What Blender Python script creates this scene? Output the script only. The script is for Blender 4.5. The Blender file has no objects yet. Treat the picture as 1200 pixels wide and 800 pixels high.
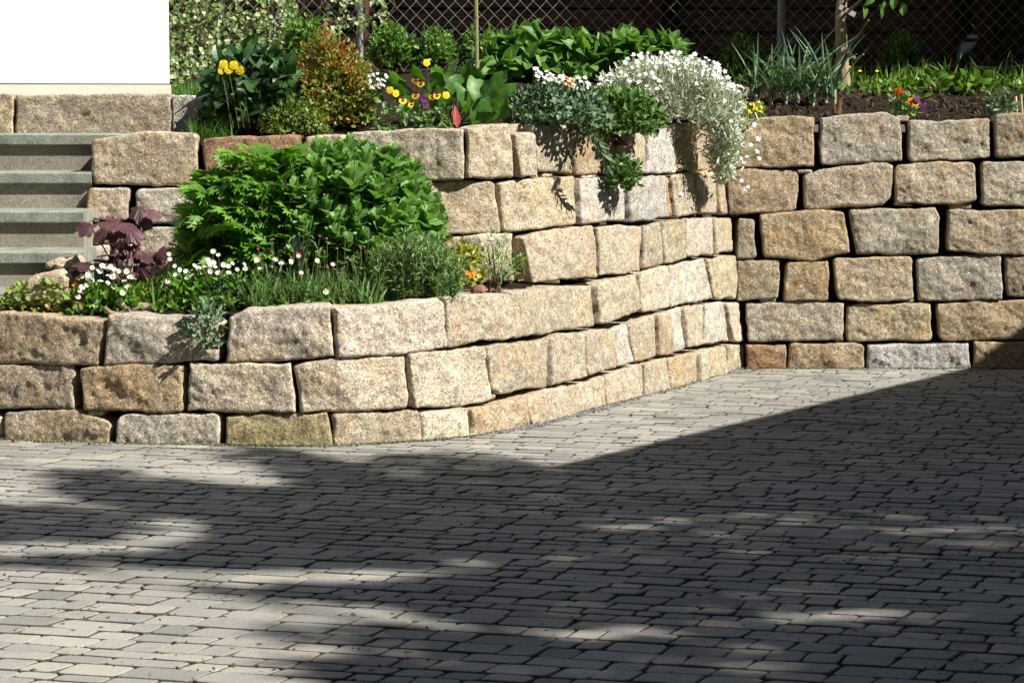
import bpy, math, random
import numpy as np
from mathutils import Vector, Matrix, noise

R_ = math.radians
rng = np.random.default_rng(7)
random.seed(7)
C = bpy.context.scene.collection
scn = bpy.context.scene

# ------------------------------------------------------------------ camera, sky, sun, exposure
FPX, CAMH, HOR = 2900.0, 1.40, 110.0          # focal length in 1200 px units, eye height, horizon row
PITCH = math.atan((400 - HOR) / FPX)
cam = bpy.data.cameras.new('camera'); cam.sensor_width = 36; cam.lens = FPX / 1200 * 36
cam.clip_end = 2000; cam.clip_start = 0.05
camo = bpy.data.objects.new('camera', cam); C.objects.link(camo)
camo.location = (0, 0, CAMH); camo.rotation_euler = (math.pi / 2 - PITCH, 0, 0)
scn.camera = camo
SUNV = Vector((0.232, -0.120, 0.25)).normalized()    # towards the sun
w = bpy.data.worlds.new("World"); scn.world = w; w.use_nodes = True
sky = w.node_tree.nodes.new('ShaderNodeTexSky'); sky.sky_type = 'NISHITA'; sky.sun_disc = False
sky.sun_elevation = math.asin(SUNV.z); sky.sun_rotation = math.atan2(SUNV.x, SUNV.y)
sky.altitude = 1500; sky.air_density = 0.7; sky.dust_density = 0.3; sky.ozone_density = 0.6
bg = w.node_tree.nodes['Background']; bg.inputs[1].default_value = 0.05
w.node_tree.links.new(sky.outputs[0], bg.inputs[0])
sl = bpy.data.lights.new('sun', 'SUN'); sl.energy = 5.0; sl.angle = R_(0.5); sl.color = (1, 0.955, 0.88)
so = bpy.data.objects.new('sun', sl); C.objects.link(so); so.location = (6, -4, 9)
so.rotation_euler = (-SUNV).to_track_quat('-Z', 'Y').to_euler()
vs = scn.view_settings; vs.view_transform = 'Standard'; vs.look = 'None'; vs.gamma = 1; vs.exposure = 0.95
scn.cycles.max_bounces = 6; scn.cycles.diffuse_bounces = 3; scn.cycles.transparent_max_bounces = 4
scn.cycles.use_denoising = True

# ------------------------------------------------------------------ helpers
_sp, _cp = math.sin(PITCH), math.cos(PITCH)
def ray(px, py):
    a, b = (px - 600) / FPX, -(py - 400) / FPX
    return np.array([a, _cp + b * _sp, -_sp + b * _cp])
def at(px, py, depth):
    d = ray(px, py); t = depth / d[1]
    return np.array([d[0] * t, depth, CAMH + d[2] * t])
def ground(px, py):
    d = ray(px, py); t = -CAMH / d[2]
    return np.array([d[0] * t, d[1] * t])

def tag(o, label=None, cat=None, group=None, kind=None):
    if label: o['label'] = label
    if cat: o['category'] = cat
    if group: o['group'] = group
    if kind: o['kind'] = kind
    return o
def empty(name, loc, label, cat, group=None, kind=None):
    o = bpy.data.objects.new(name, None); C.objects.link(o); o.location = tuple(float(v) for v in loc)
    o.empty_display_size = 0.1
    return tag(o, label, cat, group, kind)

class MB:
    """collects triangles/quads/n-gons with a float attribute v per vertex and a material slot per face"""
    def __init__(s): s.V = []; s.n = 0; s.F = []; s.M = []; s.A = []
    def add(s, verts, faces, v=0.5, m=0):
        verts = np.asarray(verts, float).reshape(-1, 3)
        s.V.append(verts); k = s.n
        for f in faces: s.F.append([i + k for i in f]); s.M.append(m)
        s.A.append(np.full(len(verts), v) if np.isscalar(v) else np.asarray(v, float)); s.n += len(verts)
    def scatter(s, tmpl, P, Rm, S, v, m=0):
        tv, tf = tmpl; n = len(P)
        if n == 0: return
        S = np.asarray(S, float)
        if S.ndim == 1: S = np.repeat(S[:, None], 3, 1)
        loc = tv[None] * S[:, None, :]
        W = np.einsum('nij,nkj->nki', Rm, loc) + P[:, None, :]
        k = s.n; L = len(tv)
        s.V.append(W.reshape(-1, 3)); s.A.append(np.repeat(v, L))
        for i in range(n):
            o = k + i * L
            for f in tf: s.F.append([a + o for a in f]); s.M.append(m)
        s.n += n * L
    def tube(s, pts, rad, sides=6, v=0.5, m=0, cap=True):
        pts = [Vector(p) for p in pts]; n = len(pts)
        rad = [rad] * n if np.isscalar(rad) else rad
        vs_ = []; up = Vector((0.13, 0.31, 0.94))
        for i, p in enumerate(pts):
            d = (pts[min(i + 1, n - 1)] - pts[max(i - 1, 0)]).normalized()
            x = d.cross(up)
            if x.length < 1e-3: x = d.cross(Vector((1, 0, 0)))
            x.normalize(); y = d.cross(x)
            for k in range(sides):
                a = 2 * math.pi * k / sides
                vs_.append(p + (x * math.cos(a) + y * math.sin(a)) * rad[i])
        f = []
        for i in range(n - 1):
            for k in range(sides):
                f.append((i * sides + k, i * sides + (k + 1) % sides, (i + 1) * sides + (k + 1) % sides, (i + 1) * sides + k))
        if cap:
            f.append(tuple(range(sides))); f.append(tuple(range((n - 1) * sides, n * sides)))
        s.add([tuple(q) for q in vs_], f, v, m)
    def box(s, lo, hi, v=0.5, m=0, M=None):
        x0, y0, z0 = lo; x1, y1, z1 = hi
        P = [(x0,y0,z0),(x1,y0,z0),(x1,y1,z0),(x0,y1,z0),(x0,y0,z1),(x1,y0,z1),(x1,y1,z1),(x0,y1,z1)]
        if M is not None: P = [tuple(M @ Vector(p)) for p in P]
        s.add(P, [(0,3,2,1),(4,5,6,7),(0,1,5,4),(1,2,6,5),(2,3,7,6),(3,0,4,7)], v, m)
    def build(s, name, mats, parent=None, origin=(0, 0, 0), smooth=False):
        me = bpy.data.meshes.new(name)
        V = np.concatenate(s.V) if s.V else np.zeros((0, 3))
        org = np.array(parent.location if parent is not None else origin, float)
        V = V - org
        lens = np.fromiter((len(f) for f in s.F), int, len(s.F))
        flat = np.fromiter((i for f in s.F for i in f), int, int(lens.sum()))
        me.vertices.add(len(V)); me.vertices.foreach_set('co', V.ravel())
        me.loops.add(len(flat)); me.loops.foreach_set('vertex_index', flat)
        me.polygons.add(len(lens))
        st = np.concatenate([[0], np.cumsum(lens)[:-1]]) if len(lens) else []
        me.polygons.foreach_set('loop_start', st); me.polygons.foreach_set('loop_total', lens)
        me.polygons.foreach_set('material_index', s.M)
        me.polygons.foreach_set('use_smooth', [smooth] * len(lens))
        me.update(calc_edges=True); me.validate()
        at_ = me.attributes.new('v', 'FLOAT', 'POINT'); at_.data.foreach_set('value', np.concatenate(s.A))
        for mt in (mats if isinstance(mats, (list, tuple)) else [mats]): me.materials.append(mt)
        o = bpy.data.objects.new(name, me); C.objects.link(o)
        if parent is not None: o.parent = parent
        else: o.location = tuple(float(v) for v in origin)
        return o

def nrm(a): return a / (np.linalg.norm(a, axis=-1, keepdims=True) + 1e-9)
def frames(D, N):
    Y = nrm(D); X = nrm(np.cross(Y, N)); Z = np.cross(X, Y)
    return np.stack([X, Y, Z], axis=2)
def rv(n): return nrm(rng.normal(size=(n, 3)))

def blade(rows, wf, fold=0.25, curl=0.2, wob=0):
    V, F = [], []
    for i in range(rows + 1):
        y = i / rows; wd = wf(y) * 0.5; z = -curl * y * y
        V += [(-wd, y, z + fold * wd), (wob * math.sin(y * 5), y, z), (wd, y, z + fold * wd)]
    for i in range(rows):
        a = 3 * i; F += [(a, a + 1, a + 4, a + 3), (a + 1, a + 2, a + 5, a + 4)]
    return np.array(V), F

# ------------------------------------------------------------------ materials
def newmat(name):
    m = bpy.data.materials.new(name); m.use_nodes = True
    nt = m.node_tree; p = nt.nodes['Principled BSDF']
    return m, nt, p
def N(nt, t, **kw):
    n = nt.nodes.new(t)
    for k, v in kw.items():
        if k.startswith('i_'):
            key = k[2:]; key = int(key) if key.isdigit() else key.replace('_', ' ')
            n.inputs[key].default_value = v
        else: setattr(n, k, v)
    return n
def ramp(nt, fac, stops):
    r = nt.nodes.new('ShaderNodeValToRGB'); nt.links.new(fac, r.inputs[0])
    el = r.color_ramp.elements
    while len(el) < len(stops): el.new(0.5)
    for e, (p, c) in zip(el, stops):
        e.position = p; e.color = (c, c, c, 1) if np.isscalar(c) else (*c, 1)
    return r.outputs[0]
def mix(nt, fac, a, b, mode='MIX'):
    n = nt.nodes.new('ShaderNodeMix'); n.data_type = 'RGBA'; n.blend_type = mode
    for s_, v in ((0, fac), (6, a), (7, b)):
        if hasattr(v, 'is_linked') or isinstance(v, bpy.types.NodeSocket): nt.links.new(v, n.inputs[s_])
        elif s_ == 0: n.inputs[0].default_value = v
        else: n.inputs[s_].default_value = (*v, 1) if not np.isscalar(v) else (v, v, v, 1)
    return n.outputs[2]
def noise_tex(nt, vec, scale, detail=4, rough=0.55, out=0):
    n = N(nt, 'ShaderNodeTexNoise'); n.inputs['Scale'].default_value = scale
    n.inputs['Detail'].default_value = detail; n.inputs['Roughness'].default_value = rough
    nt.links.new(vec, n.inputs['Vector']); return n.outputs[out]
def bump(nt, p, h, strength, dist, prev=None):
    b = N(nt, 'ShaderNodeBump'); b.inputs['Strength'].default_value = strength; b.inputs['Distance'].default_value = dist
    nt.links.new(h, b.inputs['Height'])
    if prev is not None: nt.links.new(prev, b.inputs['Normal'])
    if p is not None: nt.links.new(b.outputs[0], p.inputs['Normal'])
    return b.outputs[0]

def granite_mat(name, rough_amp=1.0):
    m, nt, p = newmat(name)
    tc = N(nt, 'ShaderNodeTexCoord'); oi = N(nt, 'ShaderNodeObjectInfo')
    ofs = N(nt, 'ShaderNodeVectorMath', operation='SCALE'); ofs.inputs[0].default_value = (31.7, 17.3, 53.1)
    nt.links.new(oi.outputs['Random'], ofs.inputs['Scale'])
    ad = N(nt, 'ShaderNodeVectorMath', operation='ADD'); nt.links.new(tc.outputs['Object'], ad.inputs[0]); nt.links.new(ofs.outputs[0], ad.inputs[1])
    v = ad.outputs[0]
    base = oi.outputs['Color']
    big = noise_tex(nt, v, 5, 3, 0.6); med = noise_tex(nt, v, 22, 4, 0.65)
    stain = ramp(nt, big, [(0.5, 0.0), (0.72, 0.85)])
    # iron staining, pale patches
    c = mix(nt, stain, base, mix(nt, 1.0, base, (1.02, 0.88, 0.68), 'MULTIPLY'))
    pale = ramp(nt, noise_tex(nt, v, 9, 3, 0.6), [(0.52, 0.0), (0.72, 0.7)])
    c = mix(nt, pale, c, mix(nt, 0.5, c, (0.47, 0.43, 0.36)))
    c = mix(nt, 1.0, c, ramp(nt, med, [(0.3, 0.7), (0.7, 1.22)]), 'MULTIPLY')
    vo = N(nt, 'ShaderNodeTexVoronoi'); vo.inputs['Scale'].default_value = 165; nt.links.new(v, vo.inputs['Vector'])
    sep = N(nt, 'ShaderNodeSeparateColor'); nt.links.new(vo.outputs['Color'], sep.inputs[0])
    c = mix(nt, 1.0, c, ramp(nt, sep.outputs[0], [(0.0, 0.38), (0.13, 0.66), (0.45, 0.95), (0.8, 1.12), (0.93, 1.3), (1.0, 1.9)]), 'MULTIPLY')
    fine = noise_tex(nt, v, 320, 2, 0.6)
    c = mix(nt, 1.0, c, ramp(nt, fine, [(0.3, 0.75), (0.7, 1.22)]), 'MULTIPLY')
    nt.links.new(c, p.inputs['Base Color'])
    p.inputs['Roughness'].default_value = 0.85; p.inputs['Specular IOR Level'].default_value = 0.25
    b1 = bump(nt, None, noise_tex(nt, v, 50, 5, 0.7), 0.5 * rough_amp, 0.015)
    bump(nt, p, noise_tex(nt, v, 140, 3, 0.65), 0.5, 0.005, b1)
    return m
MAT_GR = granite_mat('granite', 0.8)
MAT_GRR = granite_mat('rough_granite', 1.15)

def simple_mat(name, c1, c2, scale=8, rough=0.8, bmp=0.3, bdist=0.004, stretch=(1, 1, 1), spec=0.3, metal=0, fine=None):
    m, nt, p = newmat(name)
    tc = N(nt, 'ShaderNodeTexCoord'); mp = N(nt, 'ShaderNodeMapping'); mp.inputs['Scale'].default_value = stretch
    nt.links.new(tc.outputs['Object'], mp.inputs[0]); v = mp.outputs[0]
    n1 = noise_tex(nt, v, scale, 5, 0.6)
    c = mix(nt, ramp(nt, n1, [(0.3, 0.0), (0.7, 1.0)]), c1, c2)
    if fine:
        c = mix(nt, 1.0, c, ramp(nt, noise_tex(nt, v, fine, 3, 0.6), [(0.3, 0.6), (0.7, 1.35)]), 'MULTIPLY')
    nt.links.new(c, p.inputs['Base Color']); p.inputs['Roughness'].default_value = rough
    p.inputs['Specular IOR Level'].default_value = spec; p.inputs['Metallic'].default_value = metal
    if bmp: bump(nt, p, noise_tex(nt, v, fine or scale * 6, 4, 0.6), bmp, bdist)
    return m

def leaf_mat(name, c1, c2, trans=0.3, rough=0.45, spec=0.4, c3=None):
    m, nt, p = newmat(name)
    a = N(nt, 'ShaderNodeAttribute', attribute_name='v')
    st = [(0.0, c1), (1.0, c2)] if c3 is None else [(0.0, c1), (0.55, c2), (1.0, c3)]
    col = ramp(nt, a.outputs['Fac'], st)
    tc = N(nt, 'ShaderNodeTexCoord')
    col = mix(nt, 1.0, col, ramp(nt, noise_tex(nt, tc.outputs['Object'], 60, 3), [(0.3, 0.78), (0.7, 1.18)]), 'MULTIPLY')
    nt.links.new(col, p.inputs['Base Color']); p.inputs['Roughness'].default_value = rough
    p.inputs['Specular IOR Level'].default_value = spec
    if trans > 0:
        tr = N(nt, 'ShaderNodeBsdfTranslucent')
        nt.links.new(mix(nt, 1.0, col, (1.25, 1.35, 0.55), 'MULTIPLY'), tr.inputs['Color'])
        ms = N(nt, 'ShaderNodeMixShader'); ms.inputs[0].default_value = trans
        nt.links.new(p.outputs[0], ms.inputs[1]); nt.links.new(tr.outputs[0], ms.inputs[2])
        nt.links.new(ms.outputs[0], nt.nodes['Material Output'].inputs[0])
    return m
def attr_mat(name, c1, c2, rough=0.8, bmp=0.0, fine=200):
    m = leaf_mat(name, c1, c2, 0, rough, 0.2)
    if bmp:
        nt = m.node_tree; tc = N(nt, 'ShaderNodeTexCoord')
        bump(nt, nt.nodes['Principled BSDF'], noise_tex(nt, tc.outputs['Object'], fine, 3), bmp, 0.004)
    return m

# ------------------------------------------------------------------ wall surfaces (plan curves with batter)
BAT = 0.085
def plan(pts, h0):
    P = np.array(pts, float); T = np.gradient(P, axis=0); T = nrm(T)
    Nin = np.stack([-T[:, 1], T[:, 0]], 1)           # inwards = left of travel (travel goes to the right / away)
    return dict(P=P, N=Nin, h0=h0)
def offset(S, h, extra=0.0): return S['P'] + S['N'] * (BAT * (h - S['h0']) + extra)
def hit(S, px, py):
    """pixel -> point on a battered wall surface"""
    d = ray(px, py); k = d[0] / d[1]; h = 0.6
    for _ in range(8):
        Q = offset(S, h); f = Q[:, 0] - k * Q[:, 1]
        j = None
        for i in range(len(f) - 1):
            if f[i] * f[i + 1] <= 0: j = i; break
        if j is None: j = 0 if abs(f[0]) < abs(f[-1]) else len(f) - 2
        t = f[j] / (f[j] - f[j + 1] + 1e-12)
        q = Q[j] + t * (Q[j + 1] - Q[j]); n = S['N'][j] * (1 - t) + S['N'][j + 1] * t
        y = q[1]; h = CAMH + d[2] / d[1] * y
    return np.array([q[0], q[1], h]), nrm(np.array([n[0], n[1], 0.0]))
Lfoot = [(-420, 502), (-250, 507), (-30, 513), (125, 519), (257, 521), (391, 522), (494, 516), (551, 511), (621, 498),
         (674, 484.5), (712, 474.5), (757, 463.5), (789, 455.5), (819, 446.5), (852, 436.5), (880, 427)]
SL = plan([ground(*q) for q in Lfoot], 0.0)
def pl(px, z): return ((px - 600) / FPX * z, z)
SU = plan([pl(-60, 10.8), pl(112, 10.94), pl(300, 10.88), pl(450, 10.79), pl(550, 10.72), pl(622, 10.85), pl(701, 11.2), pl(747, 11.5),
           pl(789, 11.85), pl(819, 12.12), pl(852, 12.5), pl(880, 12.85)], 0.57)
ZR = 12.62
SR = plan([(0.9, ZR), (2.0, ZR), (3.2, ZR), (6.5, ZR)], 0.0)

def stone(parent, S, top, bot, tint, amp=1.0, push=0.0, mat=None, depth=0.21, name='stone_block', label=None):
    if depth > .1 and name == 'stone_block':
        top = [(x, y - .3) for x, y in top]; bot = [(x, y + .3) for x, y in bot]
        if top[0][0] > 540: top[0] = (top[0][0] + .5, top[0][1]); bot[0] = (bot[0][0] + .5, bot[0][1]); top[-1] = (top[-1][0] - .5, top[-1][1]); bot[-1] = (bot[-1][0] - .5, bot[-1][1])
    A = [hit(S, *q)[0] for q in top]; B = [hit(S, *q)[0] for q in bot]
    nin = nrm(np.mean([hit(S, *q)[1] for q in top + bot], axis=0))
    def poly(P, n, s):
        P = np.array(P); L = np.concatenate([[0], np.cumsum(np.linalg.norm(np.diff(P, axis=0), axis=1))]); L /= L[-1]
        return np.stack([np.interp(s, L, P[:, k]) for k in range(3)], 1)
    Wd = 0.5 * (np.linalg.norm(A[-1] - A[0]) + np.linalg.norm(B[-1] - B[0])); Ht = 0.5 * (np.linalg.norm(A[0] - B[0]) + np.linalg.norm(A[-1] - B[-1]))
    nu = int(np.clip(Wd / 0.0075, 10, 66)); nv = int(np.clip(Ht / 0.0075, 8, 34))
    def dist(n):
        u = np.linspace(0, 1, n + 1); return 0.45 * (0.5 - 0.5 * np.cos(np.pi * u)) + 0.55 * u
    s_, t_ = np.meshgrid(dist(nu), dist(nv)); X = (s_ - 0.5) * Wd; Y = (t_ - 0.5) * Ht
    e = np.minimum(Wd / 2 - abs(X), Ht / 2 - abs(Y))
    rr = random.choice((0.004, 0.008, 0.012, 0.02)); rr = min(rr, 0.3 * min(Wd, Ht))
    q = np.maximum(abs(X) - (Wd / 2 - rr), 0); p_ = np.maximum(abs(Y) - (Ht / 2 - rr), 0)
    both = (q > 0) & (p_ > 0); h = np.hypot(q, p_); k = np.where(both, np.maximum(q, p_) / np.maximum(h, 1e-9), 1)
    X = np.sign(X) * (np.minimum(abs(X), Wd / 2 - rr) + q * k); Y = np.sign(Y) * (np.minimum(abs(Y), Ht / 2 - rr) + p_ * k)
    s2 = X / Wd + 0.5; t2 = Y / Ht + 0.5
    G = poly(B, nu, s2.ravel()) * (1 - t2.ravel())[:, None] + poly(A, nu, s2.ravel()) * t2.ravel()[:, None]
    er = random.uniform(0.008, 0.015)
    rec = np.where(e < er, er * 0.8 * (1 - np.sqrt(np.maximum(0, 1 - (1 - e / er) ** 2))), 0).ravel()
    inner = np.clip(e / (0.35 * min(Wd, Ht)), 0, 1).ravel()
    seed = Vector((random.uniform(-50, 50), random.uniform(-50, 50), random.uniform(-50, 50)))
    out = -nin; pr = push + random.uniform(-0.006, 0.010)
    tilt = np.array([random.uniform(-0.02, 0.02), random.uniform(-0.03, 0.03)])
    verts = np.empty_like(G)
    xr, yr = X.ravel(), Y.ravel()
    for i in range(len(G)):
        v = Vector(G[i]); a = v + seed
        nv3 = noise.noise_vector(a * 7.0) * 0.009 + noise.noise_vector(a * 19) * 0.005 + noise.noise_vector(a * 45) * 0.0022
        sk_ = Vector((a.x + 0.55 * a.z, a.y, 1.5 * a.z - 0.3 * a.x)) + Vector(noise.noise_vector(a * 14)) * 0.018
        f1 = noise.voronoi(sk_ * 8.5)[1][0]; f2 = noise.voronoi(sk_ * 19)[1][0]
        r = noise.noise(a * 6.5) * 0.008 + 0.0036 * (Vector(noise.noise_vector(f1 * 5.3 + seed)) * 2).dot(sk_ * 8.5 - f1) + 0.0022 * (Vector(noise.noise_vector(f2 * 5.3 + seed)) * 2).dot(sk_ * 19 - f2) + (0.5 - abs(noise.noise(a * 27))) * 0.004 + noise.noise(a * 60) * 0.0022
        d = pr - rec[i] + 0.003 * inner[i] + amp * r * (0.35 + 0.65 * inner[i]) + tilt[0] * xr[i] + tilt[1] * yr[i]
        verts[i] = G[i] + out * d + np.array(nv3)
    nc = nu + 1
    F = [(j * nc + i, j * nc + i + 1, (j + 1) * nc + i + 1, (j + 1) * nc + i) for j in range(nv) for i in range(nu)]
    loop = [i for i in range(nc)] + [j * nc + nu for j in range(1, nv + 1)] + [nv * nc + i for i in range(nu - 1, -1, -1)] + [j * nc for j in range(nv - 1, 0, -1)]
    cen = verts.mean(0); n0 = len(verts); rings = [loop]; allv = [verts]
    for dd, sc in ((0.35, 0.985), (1.0, 0.95)):
        ring = verts[loop]; rv_ = cen + (ring - cen) * sc + nin * (depth * dd)
        rv_ += np.array([np.array(noise.noise_vector(Vector(x) * 15 + seed)) * 0.005 for x in rv_])
        rings.append(list(range(n0, n0 + len(loop)))); n0 += len(loop); allv.append(rv_)
    m = len(loop)
    for a, b in zip(rings[:-1], rings[1:]):
        for i in range(m): F.append((a[(i + 1) % m], a[i], b[i], b[(i + 1) % m]))
    F.append(tuple(rings[-1]))
    mb = MB(); mb.add(np.concatenate(allv), F)
    o = mb.build(name, mat or MAT_GR, None, origin=cen, smooth=True)
    o.parent = parent; o.location = Vector(cen) - parent.location
    j = 1 + random.uniform(-0.06, 0.06)
    o.color = (tint[0] * j, tint[1] * j, tint[2] * j * (1 + random.uniform(-0.05, 0.05)), 1)
    if label: o['label'] = label
    return o

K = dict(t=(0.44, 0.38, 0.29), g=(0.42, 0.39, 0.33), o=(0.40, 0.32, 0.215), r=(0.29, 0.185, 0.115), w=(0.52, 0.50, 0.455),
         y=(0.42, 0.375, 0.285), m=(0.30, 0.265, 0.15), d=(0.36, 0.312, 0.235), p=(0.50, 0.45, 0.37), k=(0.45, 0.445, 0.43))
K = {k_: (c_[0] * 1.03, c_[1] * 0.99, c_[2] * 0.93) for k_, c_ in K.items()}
def backfill(parent, S, h0, h1, i0, i1, ex=0.13):
    mb = MB(); hs = np.linspace(h0, h1, 4); rows = []
    for h in hs:
        Q = offset(S, h, ex)[i0:i1]; rows.append(np.column_stack([Q, np.full(len(Q), h)]))
    Q = offset(S, h1, ex + 0.2)[i0:i1]; rows.append(np.column_stack([Q, np.full(len(Q), h1)]))
    n = len(rows[0]); V = np.concatenate(rows)
    F = [(r * n + i, r * n + i + 1, (r + 1) * n + i + 1, (r + 1) * n + i) for r in range(len(rows) - 1) for i in range(n - 1)]
    mb.add(V, F); return mb.build('backfill', MAT_FILL, parent)
MAT_FILL = simple_mat('dark_backfill', (0.035, 0.028, 0.02), (0.07, 0.055, 0.04), 30, 0.95, 0.6, 0.01)

# ---- lower curved wall
wl = empty('retaining_wall', (*ground(391, 522), 0), 'low curved granite block wall at the foot, three courses, holding the lower flower bed', 'wall')
def q4(x0, y0, x1, y1, x2, y2, x3, y3): return [(x0, y0), (x1, y1)], [(x3, y3), (x2, y2)]
low = [
 # course 1
 ('g', [(-30,484),(2.5,486)], [(-30,517),(2.5,517)]),
 ('d', [(5,483),(22,481.5),(90,481),(102,487.5),(120,489.5),(128,495)], [(5.5,519),(125,524)]),
 ('g', [(136,487),(150,485.5),(257,486)], [(136,525),(257,526)]),
 ('m', [(265.5,489),(290,486),(384,484.5)], [(266,527),(391,527)]),
 ('d', [(391,485.5),(440,482.5),(491,480.5)], [(394,526),(494,520)]),
 ('p', [(493.5,484),(550,480)], [(495,519),(551,515)]),
 ('o', [(553,480),(597,468),(612,465),(618,472)], [(554,515),(621,502)]),
 ('t', [(613,464.5),(640,457),(668.5,453)], [(623,501),(674,488)]),
 ('t', [(670,452.5),(710.5,441)], [(675,488),(712,478)]),
 ('t', [(711,438.5),(755,426)], [(713,477),(757,466)]),
 ('y', [(756,427),(784,419)], [(757.5,466),(789,458)]),
 ('o', [(785.5,420),(819,412.5)], [(790,458),(819,449)]),
 ('y', [(820,412),(851,405)], [(820.5,448),(852,439)]),
 ('y', [(852,404.5),(873,402)], [(853,439),(872,430)]),
 # course 2
 ('d', [(-30,428),(0,427.5),(82,428.5),(87,436)], [(-30,479),(86,479)]),
 ('o', [(94,432),(110,428),(214,428)], [(97,480),(150,482),(214,483)]),
 ('p', [(222.5,426),(341,426)], [(220,482),(347,482)]),
 ('p', [(345,430),(370,423),(395,418.5),(475,416)], [(353,482),(420,481),(478,478)]),
 ('p', [(479,415),(567,406.5)], [(485,479),(576,469.5)]),
 ('y', [(570,406),(600,403),(643,397)], [(577,457),(588,461),(642,452)]),
 ('y', [(644,396.5),(661,390.5),(681,391)], [(643,452),(686,440)]),
 ('y', [(682.5,390.5),(700,387),(719,386)], [(688,440),(722,430)]),
 ('w', [(720,386),(736,380)], [(724,430),(746,425)]),
 ('y', [(737,380),(770,369)], [(746.5,425),(774,418)]),
 ('o', [(771,368.5),(785.5,364.5)], [(775,418),(790,414)]),
 ('w', [(787,364.5),(799,360.5)], [(790.5,413.5),(805,408)]),
 ('y', [(801,362),(825,357.5)], [(807,407),(825,404)]),
 ('w', [(826,357),(847,353.5)], [(826,403.5),(856,400)]),
 ('p', [(851,355),(865,354)], [(859,401),(872,400)]),
 # course 3
 ('o', [(-30,368),(8,366),(60,371),(122,376)], [(-30,425),(40,426),(113,428)]),
 ('g', [(127,369),(190,371),(250,374),(257,379)], [(120.5,428),(254,423)]),
 ('p', [(268,373),(287,365),(340,360),(386,359)], [(265,424),(330,423),(391,417)]),
 ('p', [(391,362),(440,359),(512,350),(521,356)], [(396,418),(460,417),(525,407)]),
 ('y', [(522,348),(560,346),(601,343)], [(526,407),(560,399),(606,396)]),
 ('y', [(603,344),(656,336),(694,334)], [(608,395),(650,390),(698,382)]),
 ('y', [(697,334),(715,327),(735,324)], [(701,381),(740,366)]),
 ('y', [(736,323.5),(748,321.5)], [(742,366),(754,362)]),
 ('p', [(749.5,321),(784,311)], [(753,366),(787,360)]),
 ('w', [(785.5,311),(828,303.5)], [(788,359),(837,350)]),
 ('y', [(830,303.5),(861,299.5),(864,306)], [(837,350),(862,350)]),
]
for c, a, b in low:
    diag = a[0][0] > 560
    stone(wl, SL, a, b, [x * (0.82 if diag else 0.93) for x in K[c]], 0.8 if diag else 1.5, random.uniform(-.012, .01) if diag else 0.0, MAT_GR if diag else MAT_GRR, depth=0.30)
for row, (ya, yb) in enumerate(((484, 517), (428, 480), (367, 425))):       # beyond the left edge
    x = -33
    while x > -330:
        wd = random.uniform(95, 135); dy = (x + 33) * 0.018
        stone(wl, SL, [(x - wd, ya + dy), (x - 4, ya + dy)], [(x - wd, yb + dy), (x - 4, yb + dy)], K[random.choice('dogt')], 1.1, 0, MAT_GRR); x -= wd + 3
backfill(wl, SL, -0.02, 0.47, 0, 16)

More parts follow.
